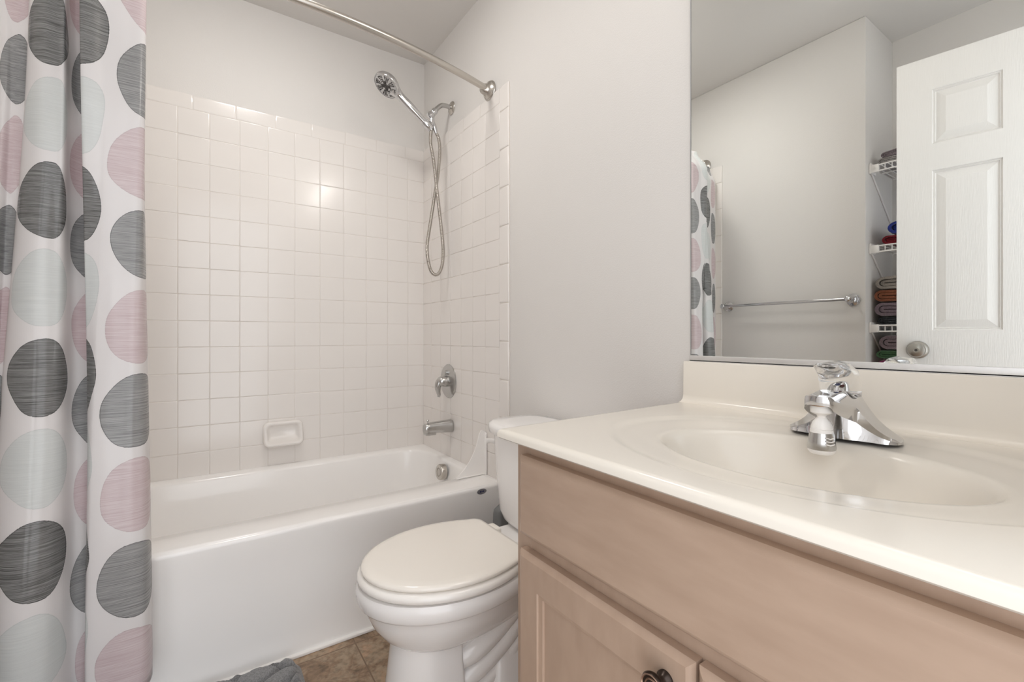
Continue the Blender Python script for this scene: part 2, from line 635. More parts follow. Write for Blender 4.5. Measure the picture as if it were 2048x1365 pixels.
# apron: softly recessed centre panel that fades out towards the wall end
NX, NZ = 60, 26
g = []
for i in range(NZ + 1):
    z = (RZ - 0.0045) * (1 - (1 - i / NZ) ** 1.8)
    row = []
    for j in range(NX + 1):
        x = TX0 + (TX1 - TX0) * j / NX
        edge = sstep(-0.010, -0.19, x) * sstep(TX0 + 0.01, TX0 + 0.19, x)
        top = sstep(RZ - 0.015, RZ - 0.13, z + 0.05 * (1 - edge))
        y = TY0 - 0.006 + 0.004 * edge * top
        lip = max(0.0, (z - (RZ - 0.015)) / 0.010)
        lip = 1 - math.sqrt(max(0.0, 1 - min(1.0, lip) ** 2))
        y += lip * 0.006
        y -= 0.006 * sstep(0.06, 0.0, z)
        row.append(Vector((x, y, z)))
    g.append(row)
mb.sheet(g)
tub_body = mb.build('tub_shell', M['tub'], tub, 60)
part_label(MB().box(TX0, TX1 - 0.02, TY0 - 0.020, TY0 - 0.004, 0.0, 0.010, 0.003, 2).build('caulk_bead', M['plastic'], tub), 'bright white caulk bead')
mb = MB()
mb.lathe([(0.0, -0.002), (0.036, -0.002), (0.036, 0.020), (0.034, 0.024), (0.031, 0.025), (0.020, 0.0245), (0.0195, 0.022), (0.017, 0.022), (0.0165, 0.0245), (0.0, 0.0245)], (-0.064, -0.372, 0.350), (-1, 0, 0.08), 40)
part_label(mb.build('overflow_plate', M['nickel'], tub), 'round nickel overflow cover')
mb = MB()
bo = Vector((-0.098, TY0 - 0.0058, 0.3785))
bn = Vector((0, -1, 0.10)).normalized()
bx = Vector((1, 0, 0.0))
bz = bn.cross(bx).normalized() * -1
mb.rings([[bo + bn * h + bx * (0.021 * k * math.cos(t)) + bz * (0.0105 * k * math.sin(t)) for t in [2 * math.pi * i / 28 for i in range(28)]] for k, h in ((1, -0.004), (1, 0.0012), (0.92, 0.002))])
bd = mb.build('badge', M['badge'], tub)
part_label(bd, 'small oval metal maker badge')
mb = MB()
for k, (wd, ht) in enumerate(((0.005, 0.006), (0.004, 0.0045), (0.005, 0.006))):
    c = bo + bn * 0.0022 + bx * ((k - 1) * 0.0065)
    pts = [c + bx * (sx * wd / 2) + bz * (sz * ht / 2) for sx, sz in ((-1, -1), (1, -1), (1, 1), (-1, 1))]
    mb.rings([pts, [p + bn * 0.0004 for p in pts]])
mb.build('badge_mark', M['navy'], bd)

# ------------------------------------------------------------------ shower rod and curtain
rod = thing('shower_rod', 'curved brushed nickel shower curtain rod spanning the tub alcove', 'curtain rod', (-0.76, -0.684, 1.995))
ROD_Z = 1.995


def rod_y(x):
    s = (x + 0.0) / XL
    return -0.684 - 0.112 * (1 - abs(2 * s - 1) ** 2.0)


pts = [(XL * k / 60, rod_y(XL * k / 60), ROD_Z) for k in range(61)]
MB().tube([p for p in pts if -1.50 < p[0] < -0.02], 0.0127, 16).build('rod_tube', M['nickel'], rod)
for x, ax in ((-0.0005, (-1, 0, 0)), (XL + 0.0005, (1, 0, 0))):
    yy = -0.684
    MB().lathe([(0.0, 0), (0.040, 0), (0.041, 0.004), (0.039, 0.008), (0.035, 0.011), (0.035, 0.014), (0.031, 0.017), (0.026, 0.021), (0.022, 0.029), (0.019, 0.040), (0.016, 0.043), (0.0, 0.043)],
               (x, yy, ROD_Z), ax, 36).build('flange', M['nickel'], rod)

CT = [  # cloth metres along the width, plan position (x, y) at head height, plan position near the floor
    (0.130, -1.1319, -0.7465, -1.1067, -0.8060),
    (0.087, -1.1221, -0.7774, -1.0950, -0.8443),
    (0.040, -1.1126, -0.8201, -1.1041, -0.8925),
    (0.000, -1.1066, -0.8727, -1.1348, -0.9018),
    (-0.060, -1.1387, -0.8810, -1.1756, -0.8958),
    (-0.100, -1.1696, -0.8806, -1.2053, -0.8877),
    (-0.118, -1.1818, -0.8819, -1.2156, -0.8758),
    (-0.150, -1.2015, -0.8903, -1.2187, -0.8447),
    (-0.178, -1.2207, -0.8917, -1.2129, -0.8245),
    (-0.200, -1.2243, -0.8748, -1.2068, -0.8165),
    (-0.240, -1.2207, -0.8312, -1.2017, -0.8139),
    (-0.300, -1.2077, -0.7978, -1.1983, -0.8127),
    (-0.370, -1.2156, -0.7682, -1.2032, -0.8166),
    (-0.440, -1.2413, -0.7689, -1.2218, -0.8245),
    (-0.487, -1.2548, -0.7899, -1.2419, -0.8350),
    (-0.530, -1.2550, -0.8381, -1.2599, -0.8711),
    (-0.570, -1.2662, -0.8365, -1.2807, -0.8993),
    (-0.620, -1.2888, -0.8393, -1.3132, -0.9074),
    (-0.665, -1.3096, -0.8252, -1.3449, -0.8919),
    (-0.695, -1.3221, -0.8045, -1.3752, -0.8531),
    (-0.730, -1.3279, -0.7704, -1.3921, -0.8113),
    (-0.770, -1.3405, -0.7437, -1.3983, -0.7708),
    (-0.820, -1.3497, -0.7616, -1.4031, -0.8039),
    (-0.870, -1.3620, -0.7714, -1.4122, -0.8339),
    (-0.915, -1.3773, -0.7609, -1.4308, -0.8092),
    (-0.955, -1.3883, -0.7232, -1.4403, -0.7664),
    (-1.010, -1.4039, -0.7066, -1.4546, -0.7325),
    (-1.070, -1.4253, -0.7222, -1.4560, -0.7679),
    (-1.120, -1.4389, -0.7069, -1.4679, -0.7476),
    (-1.180, -1.4512, -0.6683, -1.4818, -0.7019),
    (-1.240, -1.4684, -0.6747, -1.4818, -0.7260),
    (-1.300, -1.4814, -0.6780, -1.4863, -0.7351)]


tops, bots = [], []
for s, xt_, yt_, xb_, yb_ in CT:
    tops.append(Vector((xt_, yt_, s)))
    bots.append(Vector((xb_, yb_, s)))
tops, bots = cat_rom(tops, 7), cat_rom(bots, 7)
ZT, ZB = 1.968, 0.13
g, uv = [], []
NZC = 70
for i in range(NZC + 1):
    z = ZB + (ZT - ZB) * i / NZC
    k = (1.80 - z) / (1.80 - 0.22)
    k = max(-0.03, min(1.03, k))
    k = 0.35 * k + 0.65 * sstep(0, 1, max(0, min(1, k)))
    row, ur = [], []
    for a, b in zip(tops, bots):
        p = a.lerp(b, k)
        x, y = p.x, p.y
        n1 = noise.noise(Vector((p.z * 6, z * 2.2, 3.1))) * 0.006
        y += n1
        lim = -0.797 if z < 0.55 else -0.775
        y = min(y, lim)
        # the gathers pull in to the line of the rod at the very top
        q = sstep(1.86, ZT, z)
        x = max(x, XL + 0.012)
        y = y + (rod_y(x) - y) * q * 0.45
        row.append(Vector((x, y, z)))
        ur.append((p.z, z))
    g.append(row)
    uv.append(ur)
mb = MB()
mb.sheet(g, uv)
curtain = mb.build('shower_curtain', M['curtain'], None, 180)
curtain.location = (0, 0, 0)
tag(curtain, 'vinyl shower curtain printed with grey and pink ovals, drawn to the left', 'shower curtain')
sol = curtain.modifiers.new('thickness', 'SOLIDIFY')
sol.thickness = 0.0008
for k in range(10):
    x = -1.13 - 0.036 * k
    y = rod_y(x)
    rp = [(x + 0.002 * math.sin(t), y + 0.021 * math.sin(t), ROD_Z - 0.012 + 0.030 * math.cos(t)) for t in [2 * math.pi * i / 24 for i in range(25)]]
    MB().tube(rp, 0.0016, 8).build('curtain_ring', M['nickel'], curtain)

# ------------------------------------------------------------------ handheld shower
YS = -0.331
sh = thing('handheld_shower', 'chrome handheld shower with coiled metal hose on the tiled corner', 'shower', (0, YS, 2.07))
MB().lathe([(0.0, 0), (0.031, 0), (0.031, 0.003), (0.028, 0.006), (0.018, 0.009), (0.011, 0.012), (0.0, 0.012)], (-0.0005, YS, 2.07), (-1, 0, 0), 36).build('wall_flange', M['nickel'], sh)
arm = cat_rom([(-0.004, YS, 2.07), (-0.03, YS, 2.073), (-0.055, YS, 2.068), (-0.075, YS, 2.050), (-0.092, YS, 2.028)], 8)
MB().tube(arm, 0.0105, 16).build('shower_arm', M['satin'], sh)
mb = MB()
d = Vector((-0.62, 0, -0.78)).normalized()
o = Vector((-0.086, YS, 2.036))
mb.lathe([(0.0, 0), (0.014, 0), (0.015, 0.003), (0.015, 0.022), (0.013, 0.025), (0.017, 0.030), (0.019, 0.038), (0.017, 0.047), (0.010, 0.052), (0.0, 0.053)], o, d, 28)
HB = Vector((-0.128, YS, 1.957))                 # where the handset sits in the bracket
HD = Vector((-0.806, 0.0, 0.592)).normalized()   # handset axis
mb.lathe([(0.0, -0.022), (0.017, -0.022), (0.0185, -0.018), (0.0185, 0.016), (0.017, 0.020), (0.0, 0.020)], HB, HD, 28)
mb.tube([HB + Vector((0.012, 0, 0.006)), Vector((-0.104, YS, 1.972)), Vector((-0.104, YS, 1.992))], 0.012, 14)
mb.build('bracket', M['chrome'], sh)
mb = MB()
mb.lathe([(0.0, 0), (0.010, 0), (0.0105, 0.018), (0.0125, 0.024), (0.0125, 0.030), (0.0095, 0.050), (0.008, 0.058), (0.0, 0.058)], (-0.103, YS, 1.982), (0.36, 0, -0.93), 24)
mb.build('hose_outlet', M['chrome'], sh)
# handset
hs = MB()
hc = Vector((-0.318, YS, 2.083))
n_f = Vector((-0.56, -0.10, -0.80)).normalized()
ax = (HD - n_f * HD.dot(n_f)).normalized()
side = n_f.cross(ax)
path = cat_rom([HB - HD * 0.026, HB + HD * 0.03, HB + HD * 0.08, HB + HD * 0.13, hc - HD * 0.052 - n_f * 0.012, hc - HD * 0.03 - n_f * 0.012], 6)
rad = []
for i in range(len(path)):
    t = i / (len(path) - 1)
    rad.append(0.0130 + 0.0065 * sstep(0.0, 0.55, t) - 0.002 * sstep(0.45, 0.7, t) + 0.013 * sstep(0.68, 1.0, t))
hs.tube(path, rad, 20)
R = 0.060
hs.rings([[hc + n_f * h + (ax * math.cos(t) + side * math.sin(t)) * (R * k) for t in [2 * math.pi * i / 44 for i in range(44)]]
          for k, h in ((0.35, -0.031), (0.60, -0.028), (0.82, -0.021), (0.95, -0.011), (1.0, -0.002), (1.0, 0.004), (0.97, 0.008), (0.93, 0.009), (0.92, 0.006))], True, True)
handset = hs.build('handset', M['chrome'], sh)
mb = MB()
mb.rings([[hc + n_f * h + (ax * math.cos(t) + side * math.sin(t)) * (R * k) for t in [2 * math.pi * i / 44 for i in range(44)]]
          for k, h in ((0.915, 0.004), (0.915, 0.0075), (0.88, 0.0088), (0.2, 0.0095))], True, True)
face = mb.build('spray_face', M['facegrey'], handset)
part_label(face, 'grey spray face dotted with dark nozzles')
mb = MB()


def disc(c, r, sq=1.0, ang=0.0, n=10):
    u_ = ax * math.cos(ang) + side * math.sin(ang)
    v_ = n_f.cross(u_)
    a = [c + u_ * (r * sq * math.cos(t)) + v_ * (r * math.sin(t)) for t in [2 * math.pi * i / n for i in range(n)]]
    mb.rings([a, [p + n_f * 0.0022 for p in a]])


for k in range(4):
    a = math.pi / 4 + k * math.pi / 2
    disc(hc + n_f * 0.009 + (ax * math.cos(a) + side * math.sin(a)) * 0.0125, 0.0072, 1.5, a, 14)
for k in range(8):
    for q in (-1, 0, 1):
        for r_ in (0.024, 0.031, 0.038, 0.045):
            a = k * math.pi / 4 + math.pi / 8 + q * 0.19
            disc(hc + n_f * 0.0085 + (ax * math.cos(a) + side * math.sin(a)) * r_, 0.0021 + 0.0009 * (r_ > 0.04), 1.0, 0, 8)
nz = mb.build('nozzles', M['dark'], handset)
nz['kind'] = 'stuff'
# hose
hp = [(HB - HD * 0.026), (-0.113, YS - 0.004, 1.880), (-0.100, YS - 0.008, 1.800), (-0.091, YS - 0.011, 1.72), (-0.083, YS - 0.011, 1.655), (-0.069, YS - 0.008, 1.56),
      (-0.055, YS - 0.004, 1.46), (-0.047, YS, 1.39), (-0.050, YS, 1.325), (-0.066, YS, 1.279), (-0.088, YS, 1.266), (-0.110, YS, 1.285), (-0.124, YS, 1.335), (-0.127, YS + 0.002, 1.40),
      (-0.112, YS + 0.006, 1.49), (-0.092, YS + 0.011, 1.60), (-0.078, YS + 0.012, 1.68), (-0.067, YS + 0.010, 1.76), (-0.061, YS + 0.006, 1.85), (-0.068, YS + 0.002, 1.905), (-0.082, YS, 1.930)]
cp = cat_rom(hp, 16)
L = [0]
for a, b in zip(cp, cp[1:]):
    L.append(L[-1] + (b - a).length)
step = 0.0021
N = int(L[-1] / step)
res, j = [], 0
for k in range(N + 1):
    s_ = k * step
    while j < len(L) - 2 and L[j + 1] < s_:
        j += 1
    res.append(cp[j].lerp(cp[j + 1], (s_ - L[j]) / max(L[j + 1] - L[j], 1e-6)))
MB().tube(res, [0.0080 if k % 3 else 0.0066 for k in range(len(res))], 10).build('hose', M['hose'], sh, 60)

# ------------------------------------------------------------------ tub valve and spout
vo = Vector((-0.006, -0.309, 0.762))
vt = thing('shower_valve', 'round satin valve trim with curved lever on the end wall', 'shower valve', vo)
MB().lathe([(0.0, 0), (0.081, 0), (0.081, 0.003), (0.078, 0.006), (0.045, 0.010), (0.030, 0.012), (0.0, 0.012)], vo, (-1, 0, 0), 48).build('escutcheon', M['satin'], vt)
mb = MB()
mb.lathe([(0.0, 0.006), (0.028, 0.008), (0.027, 0.030), (0.024, 0.044), (0.019, 0.054), (0.010, 0.060), (0.0, 0.061)], vo, (-1, 0, 0), 32)
lv = cat_rom([vo + Vector(p) for p in ((-0.038, 0, 0.006), (-0.050, 0.002, -0.004), (-0.056, 0.004, -0.025), (-0.054, 0.005, -0.046), (-0.049, 0.006, -0.064), (-0.051, 0.006, -0.074))], 6)
mb.tube(lv, [0.019 - 0.0125 * sstep(0, 1, i / (len(lv) - 1)) for i in range(len(lv))], 18)
mb.build('lever', M['satin'], vt)
MB().lathe([(0.0, 0), (0.010, 0), (0.010, 0.013), (0.008, 0.015), (0.0, 0.015)], vo + Vector((-0.008, 0, 0.042)), (-1, 0, 0), 20).build('stop_screw', M['satin'], vt)

so = Vector((-0.006, -0.336, 0.552))
sp = thing('tub_spout', 'satin tub filler spout with diverter pin below the valve', 'spout', so)
mb = MB()
rs = []
for h, r, dz, sq in ((0.0, 0.029, 0, 1), (0.004, 0.030, 0, 1), (0.012, 0.030, 0, 1), (0.05, 0.0275, 0.001, 1), (0.09, 0.0255, 0.0015, 1), (0.118, 0.0245, 0.000, 1), (0.132, 0.0235, -0.002, 1.0), (0.138, 0.020, -0.003, 1.0)):
    ring = []
    for i in range(36):
        t = 2 * math.pi * i / 36
        c, s_ = math.cos(t), math.sin(t)
        e = 0.75
        yy = math.copysign(abs(c) ** e, c) * r * 0.95
        zz = math.copysign(abs(s_) ** e, s_) * r
        ring.append(so + Vector((-h, yy, zz + dz)))
    rs.append(ring)
mb.rings(rs)
mb.box(so.x - 0.136, so.x - 0.086, so.y - 0.020, so.y + 0.020, so.z - 0.032, so.z - 0.005, 0.005, 3)
mb.build('spout_body', M['satin'], sp)
MB().lathe([(0.0, 0), (0.003, 0), (0.003, 0.010), (0.006, 0.012), (0.0065, 0.016), (0.004, 0.019), (0.0, 0.019)], so + Vector((-0.122, 0, 0.021)), (0, 0, 1), 18).build('diverter_knob', M['satin'], sp)

# ------------------------------------------------------------------ soap dish
sd0, sd1, sz0, sz1 = -0.768, -0.606, 0.488, 0.596


def sring(ins, f_top, f_bot, r, lift=0.0):
    out = []
    for x, z in rrect(sd0 + ins, sd1 - ins, sz0 + ins + lift, sz1 - ins, r, 6):
        k = (z - sz0) / (sz1 - sz0)
        out.append(Vector((x, -(f_bot + (f_top - f_bot) * sstep(0.0, 0.75, k)), z)))
    return out


mb = MB()
mb.rings([sring(0.002, 0.0055, 0.0055, 0.024), sring(0.0, 0.012, 0.016, 0.024), sring(0.000, 0.020, 0.044, 0.024), sring(0.003, 0.026, 0.055, 0.023), sring(0.009, 0.029, 0.059, 0.02),
          sring(0.014, 0.027, 0.057, 0.018), sring(0.019, 0.020, 0.047, 0.015), sring(0.024, 0.012, 0.022, 0.012, 0.004), sring(0.034, 0.010, 0.012, 0.008, 0.006)], True, True)
dish = mb.build('soap_dish', M['tile'], None, 60)
tag(dish, 'white ceramic soap dish set into the tiled back wall', 'soap dish')

# ------------------------------------------------------------------ splash guard
mb = MB()
out = []
base_l, base_r, top = Vector((-0.142, -0.655, RZ + 0.0005)), Vector((-0.0085, -0.655, RZ + 0.0005)), 0.586
prof = [(-0.142, RZ), (-0.139, RZ + 0.010)]
for k in range(1, 12):
    t = k / 12
    x = -0.139 + (0.139 - 0.034) * t ** 0.62
    prof.append((-0.139 + 0.103 * t - 0.0 + 0.018 * math.sin(math.pi * t), RZ + 0.010 + (top - RZ - 0.016) * (t ** 1.18)))
prof += [(-0.030, top - 0.001), (-0.022, top), (-0.0085, top - 0.008), (-0.0085, RZ)]
a = [Vector((x, -0.6565, max(z, RZ + 0.0005))) for x, z in prof]
b = [Vector((x, -0.6515, max(z, RZ + 0.0005))) for x, z in prof]
mb.rings([a, b])
mb.box(-0.142, -0.0085, -0.660, -0.648, RZ + 0.0005, RZ + 0.006, 0.002, 2)
mb.box(-0.013, -0.0085, -0.668, -0.646, RZ + 0.0005, top - 0.01, 0.002, 2)
tag(mb.build('splash_guard', M['plastic'], None, 40), 'white plastic triangular splash guard standing in the tub rim corner', 'splash guard')

# ------------------------------------------------------------------ toilet
TY = -1.209
toi = thing('toilet', 'white two-piece toilet with closed lid between tub and vanity', 'toilet', (-0.40, TY, 0))


def egg(xb, xf, wd, z, wb=None, n=48, xc=None, rc=0.03, pw=2.0):
    """plan outline: rounded front at xf, squarer back at xb"""
    xc = xc if xc is not None else xf + wd * 1.30
    wb = wd * 0.80 if wb is None else wb
    pts = []
    half = n // 2
    fr = []
    for k in range(half + 1):
        a = -math.pi / 2 + math.pi * k / half
        c, s_ = math.cos(a), math.sin(a)
        fr.append((xc + (xf - xc) * abs(c) ** (2 / pw), wd * math.copysign(abs(s_) ** (2 / pw), s_)))
    pts += fr
    m_ = 10
    # side to back, positive y
    bk = []
    for k in range(1, m_ + 1):
        t = k / m_
        x = xc + (xb - rc - xc) * t
        bk.append((x, wd + (wb - wd) * t ** 2))
    for k in range(1, 7):
        a = math.radians(90 * (1 - k / 6))
        bk.append((xb - rc + rc * math.cos(a), wb - rc + rc * math.sin(a)))
    pts += bk
    pts += [(x, -y) for x, y in reversed(bk)]
    return [Vector((x, TY + y, z)) for x, y in pts]


mb = MB()
mb.rings([egg(-0.44, -0.640, 0.112, 0.0, 0.110, xc=-0.53, rc=0.008), egg(-0.44, -0.640, 0.112, 0.014, 0.110, xc=-0.53, rc=0.008), egg(-0.445, -0.630, 0.104, 0.03, 0.102, xc=-0.53, rc=0.008), egg(-0.45, -0.620, 0.098, 0.09, 0.096, xc=-0.53, rc=0.008),
          egg(-0.455, -0.610, 0.091, 0.17, 0.090, xc=-0.525, rc=0.008), egg(-0.455, -0.602, 0.087, 0.240, 0.086, xc=-0.52, rc=0.008)], True, True)
mb.rings([egg(-0.27, -0.575, 0.085, 0.219, 0.06, xc=-0.46, rc=0.02), egg(-0.255, -0.606, 0.108, 0.228, 0.08, xc=-0.47), egg(-0.24, -0.631, 0.131, 0.249, 0.095, xc=-0.47), egg(-0.23, -0.652, 0.150, 0.278, 0.105, xc=-0.46), egg(-0.22, -0.666, 0.162, 0.308, 0.112, xc=-0.46),
          egg(-0.215, -0.674, 0.168, 0.3290, 0.118, xc=-0.455), egg(-0.2145, -0.675, 0.169, 0.3305, 0.118, xc=-0.455), egg(-0.2145, -0.6825, 0.1755, 0.3325, 0.119, xc=-0.455), egg(-0.213, -0.686, 0.179, 0.338, 0.120, xc=-0.455), egg(-0.212, -0.689, 0.1825, 0.352, 0.122, xc=-0.455), egg(-0.21, -0.690, 0.183, 0.366, 0.124, xc=-0.455), egg(-0.21, -0.685, 0.178, 0.375, 0.122, xc=-0.455), egg(-0.22, -0.655, 0.155, 0.377, 0.11, xc=-0.455)], True, True)
# china shelf between seat and tank
mb.box(-0.33, -0.055, TY - 0.125, TY + 0.125, 0.335, 0.380, 0.014, 3)
# trapway and foot
tw = cat_rom([(-0.46, TY, 0.215), (-0.36, TY, 0.225), (-0.26, TY, 0.285), (-0.19, TY, 0.275), (-0.165, TY, 0.20), (-0.185, TY, 0.11), (-0.235, TY, 0.06), (-0.30, TY, 0.04)], 6)
mb.tube(tw, [0.074] * len(tw), 24)
mb.box(-0.46, -0.17, TY - 0.05, TY + 0.05, 0.0, 0.26, 0.02, 2)
for s_ in (-1, 1):
    for dr, rr, dy in ((0.0, 0.030, 0.062), (0.060, 0.027, 0.058), (0.114, 0.022, 0.056)):
        rib = cat_rom([(-0.49, TY + s_ * (dy - 0.03), 0.150 - dr), (-0.42, TY + s_ * dy, 0.168 - dr), (-0.34, TY + s_ * dy, 0.205 - dr), (-0.28, TY + s_ * dy, 0.255 - dr), (-0.235, TY + s_ * (dy - 0.01), 0.33 - dr)], 7)
        mb.tube(rib, rr, 16)
mb.rings([egg(-0.10, -0.50, 0.098, 0.0, 0.108, xc=-0.42), egg(-0.10, -0.50, 0.098, 0.014, 0.108, xc=-0.42), egg(-0.11, -0.49, 0.088, 0.026, 0.098, xc=-0.42)], True, True)
mb.rings([[Vector((-0.27 + x * k, TY + y * k2, z)) for x, y in rrect(-0.13, 0.13, -0.115, 0.115, 0.05, 6)] for k, k2, z in ((1, 1, 0.0), (1, 1, 0.018), (0.90, 0.93, 0.034), (0.78, 0.84, 0.06), (0.70, 0.76, 0.10), (0.60, 0.60, 0.14))], True, True)
bowl = mb.build('bowl', M['porcelain'], toi, 50)
for s_ in (-1, 1):
    MB().lathe([(0.0, 0), (0.0165, 0), (0.0165, 0.010), (0.013, 0.018), (0.0, 0.021)], (-0.300, TY + s_ * 0.100, 0.030), (0, 0, 1), 20).build('bolt_cap', M['plastic'], toi)
mb = MB()
SX = -0.268
mb.rings([egg(SX, -0.668, 0.168, 0.3785, 0.128, xc=-0.455), egg(SX, -0.680, 0.180, 0.3795, 0.135, xc=-0.455), egg(SX, -0.6865, 0.1855, 0.386, 0.138, xc=-0.455), egg(SX, -0.6865, 0.1855, 0.3935, 0.138, xc=-0.455), egg(SX, -0.681, 0.1805, 0.4005, 0.135, xc=-0.455), egg(SX, -0.668, 0.168, 0.4020, 0.128, xc=-0.455)], True, True)
part_label(mb.build('seat', M['seat_ring'], toi, 60), 'white plastic seat ring')
mb = MB()
LX = -0.285
lid_rings = [egg(LX, -0.667, 0.167, 0.4040, 0.136, xc=-0.455), egg(LX, -0.676, 0.1755, 0.4055, 0.142, xc=-0.455), egg(LX, -0.678, 0.1775, 0.410, 0.144, xc=-0.455), egg(LX, -0.675, 0.175, 0.4145, 0.142, xc=-0.455),
             egg(LX - 0.002, -0.667, 0.168, 0.4175, 0.137, xc=-0.455), egg(LX - 0.012, -0.648, 0.152, 0.4192, 0.125, xc=-0.455), egg(LX - 0.05, -0.595, 0.107, 0.4203, 0.09, xc=-0.455), egg(LX - 0.11, -0.52, 0.04, 0.4207, 0.036, xc=-0.455, rc=0.01)]
mb.rings(lid_rings, True, True)
lid = mb.build('lid', M['seat'], toi, 60)
part_label(lid, 'closed cream-white lid')
for s_ in (-1, 1):
    MB().box(-0.283, -0.252, TY + s_ * 0.075 - 0.024, TY + s_ * 0.075 + 0.024, 0.3795, 0.407, 0.006, 3).build('hinge', M['seat'], toi)
mb = MB()
for k in range(6):
    mb.box(-0.2465, -0.244, TY - 0.02 + k * 0.006 - 0.01, TY - 0.0165 + k * 0.006 - 0.01, 0.3798, 0.3805)
mb.build('printed_mark', M['greyplastic'], toi)


def tank_ring(xb, xf, hw, z, pw=3.0):
    xm, a = (xb + xf) / 2, (xb - xf) / 2
    out = []
    for i in range(56):
        t = 2 * math.pi * i / 56
        c, s_ = math.cos(t), math.sin(t)
        p1 = 6.0 if c > 0 else pw
        out.append(Vector((xm + a * math.copysign(abs(c) ** (2 / p1), c), TY + hw * math.copysign(abs(s_) ** (2 / pw), s_), z)))
    return out


mb = MB()
mb.rings([tank_ring(-0.06, -0.185, 0.150, 0.379), tank_ring(-0.04, -0.205, 0.178, 0.395), tank_ring(-0.03, -0.214, 0.190, 0.42), tank_ring(-0.026, -0.222, 0.200, 0.52), tank_ring(-0.022, -0.232, 0.203, 0.668)], True, True)
mb.build('tank', M['porcelain'], toi, 60)
mb = MB()
mb.rings([tank_ring(-0.016, -0.242, 0.208, 0.6695), tank_ring(-0.012, -0.250, 0.2135, 0.673), tank_ring(-0.012, -0.252, 0.2145, 0.689), tank_ring(-0.013, -0.249, 0.2115, 0.699), tank_ring(-0.016, -0.240, 0.2035, 0.704), tank_ring(-0.04, -0.20, 0.16, 0.706)], True, True)
mb.build('tank_lid', M['porcelain'], toi, 60)
lo = Vector((-0.146, TY + 0.199, 0.614))
mb = MB()
mb.lathe([(0.0, -0.006), (0.020, -0.006), (0.020, 0.006), (0.017, 0.009), (0.0, 0.010)], lo, (-0.25, 1, 0), 28)
part_label(mb.build('lever_ring', M['chrome'], toi), 'chrome lever escutcheon')
mb = MB()
lp = cat_rom([lo + Vector(p) for p in ((0, 0.006, 0), (-0.006, 0.022, 0.002), (-0.022, 0.029, 0.006), (-0.038, 0.033, 0.009), (-0.054, 0.034, 0.010))], 5)
mb.tube(lp, [0.0085 + 0.001 * math.sin(i) * 0 for i in range(len(lp))], 14)
mb.lathe([(0.0, 0.008), (0.014, 0.008), (0.013, 0.014), (0.0, 0.016)], lo, (-0.25, 1, 0), 24)
part_label(mb.build('flush_lever', M['plastic'], toi), 'white flush lever')

# grey brush caddy tucked behind the bowl
mb = MB()
bc = Vector((-0.066, -0.862, 0))
mb.rings([[Vector((bc.x + x * k, bc.y + y * k, z + 0.010 * (x > 0) * (z > 0.3))) for x, y in rrect(-0.030, 0.030, -0.034, 0.034, 0.016, 5)] for k, z in ((0.94, 0.0), (1.0, 0.006), (0.86, 0.20), (0.74, 0.31), (0.68, 0.326), (0.55, 0.332))], True, True)
tag(mb.build('toilet_brush_caddy', M['greyplastic'], None, 60), 'slim dark grey brush caddy squeezed between tub end and toilet tank', 'brush caddy')

# ------------------------------------------------------------------ bath mat
MX0, MX1, MY0, MY1 = -1.50, -0.752, -1.30, -0.797
rx = random.Random(3)
cells = []
gy = 0
yy = MY0
row = 0
while yy < MY1 + 0.05:
    xx = MX0 + (0.045 if row % 2 else 0)
    while xx < MX1 + 0.08:
        cells.append((xx + rx.uniform(-0.028, 0.028), yy + rx.uniform(-0.018, 0.018)))
        xx += 0.105
    yy += 0.058
    row += 1


def mat_h(x, y):
    ds = sorted(((x - a) / 1.25) ** 2 + ((y - b) / 0.78) ** 2 for a, b in cells)
    e = math.sqrt(ds[1]) - math.sqrt(ds[0])
    return sstep(0.0, 0.020, e) ** 0.8


mb = MB()
NXm, NYm = 150, 100
gt = []
for i in range(NYm + 1):
    r_ = []
    for j in range(NXm + 1):
        fx, fy = -1 + 2 * j / NXm, -1 + 2 * i / NYm
        # rounded corner mapping
        hx, hy, rc = (MX1 - MX0) / 2, (MY1 - MY0) / 2, 0.055
        x, y = fx * hx, fy * hy
        ex, ey = abs(x) - (hx - rc), abs(y) - (hy - rc)
        if ex > 0 and ey > 0:
            d_ = math.hypot(ex, ey)
            m_ = max(ex, ey)
            x = math.copysign((hx - rc) + ex * m_ / d_, x)
            y = math.copysign((hy - rc) + ey * m_ / d_, y)
            edge = rc - m_
        else:
            edge = min(hx - abs(x), hy - abs(y))
        X, Y = (MX0 + MX1) / 2 + x, (MY0 + MY1) / 2 + y
        z = 0.004 + sstep(0, 0.012, edge) * 0.010 + sstep(0.008, 0.022, edge) * 0.021 * mat_h(X, Y)
        r_.append(Vector((X, Y, z)))
    gt.append(r_)
vg = mb.sheet(gt)
low = [[Vector((p.x, p.y, 0.001)) for p in r_] for r_ in gt]
edge_loop = [gt[0][j] for j in range(NXm + 1)] + [gt[i][NXm] for i in range(1, NYm + 1)] + [gt[NYm][j] for j in range(NXm - 1, -1, -1)] + [gt[i][0] for i in range(NYm - 1, 0, -1)]
mb.rings([[Vector((p.x, p.y, 0.001)) for p in edge_loop], edge_loop], True, False)
bmesh.ops.remove_doubles(mb.bm, verts=mb.bm.verts[:], dist=0.0002)
M['mat'] = cloth('mat_fleece', (0.265, 0.265, 0.27, 1), 0.9, 500, 0.0015)
tag(mb.build('bath_mat', M['mat'], None, 70), 'grey pebble-embossed bath mat on the floor along the tub', 'bath mat')

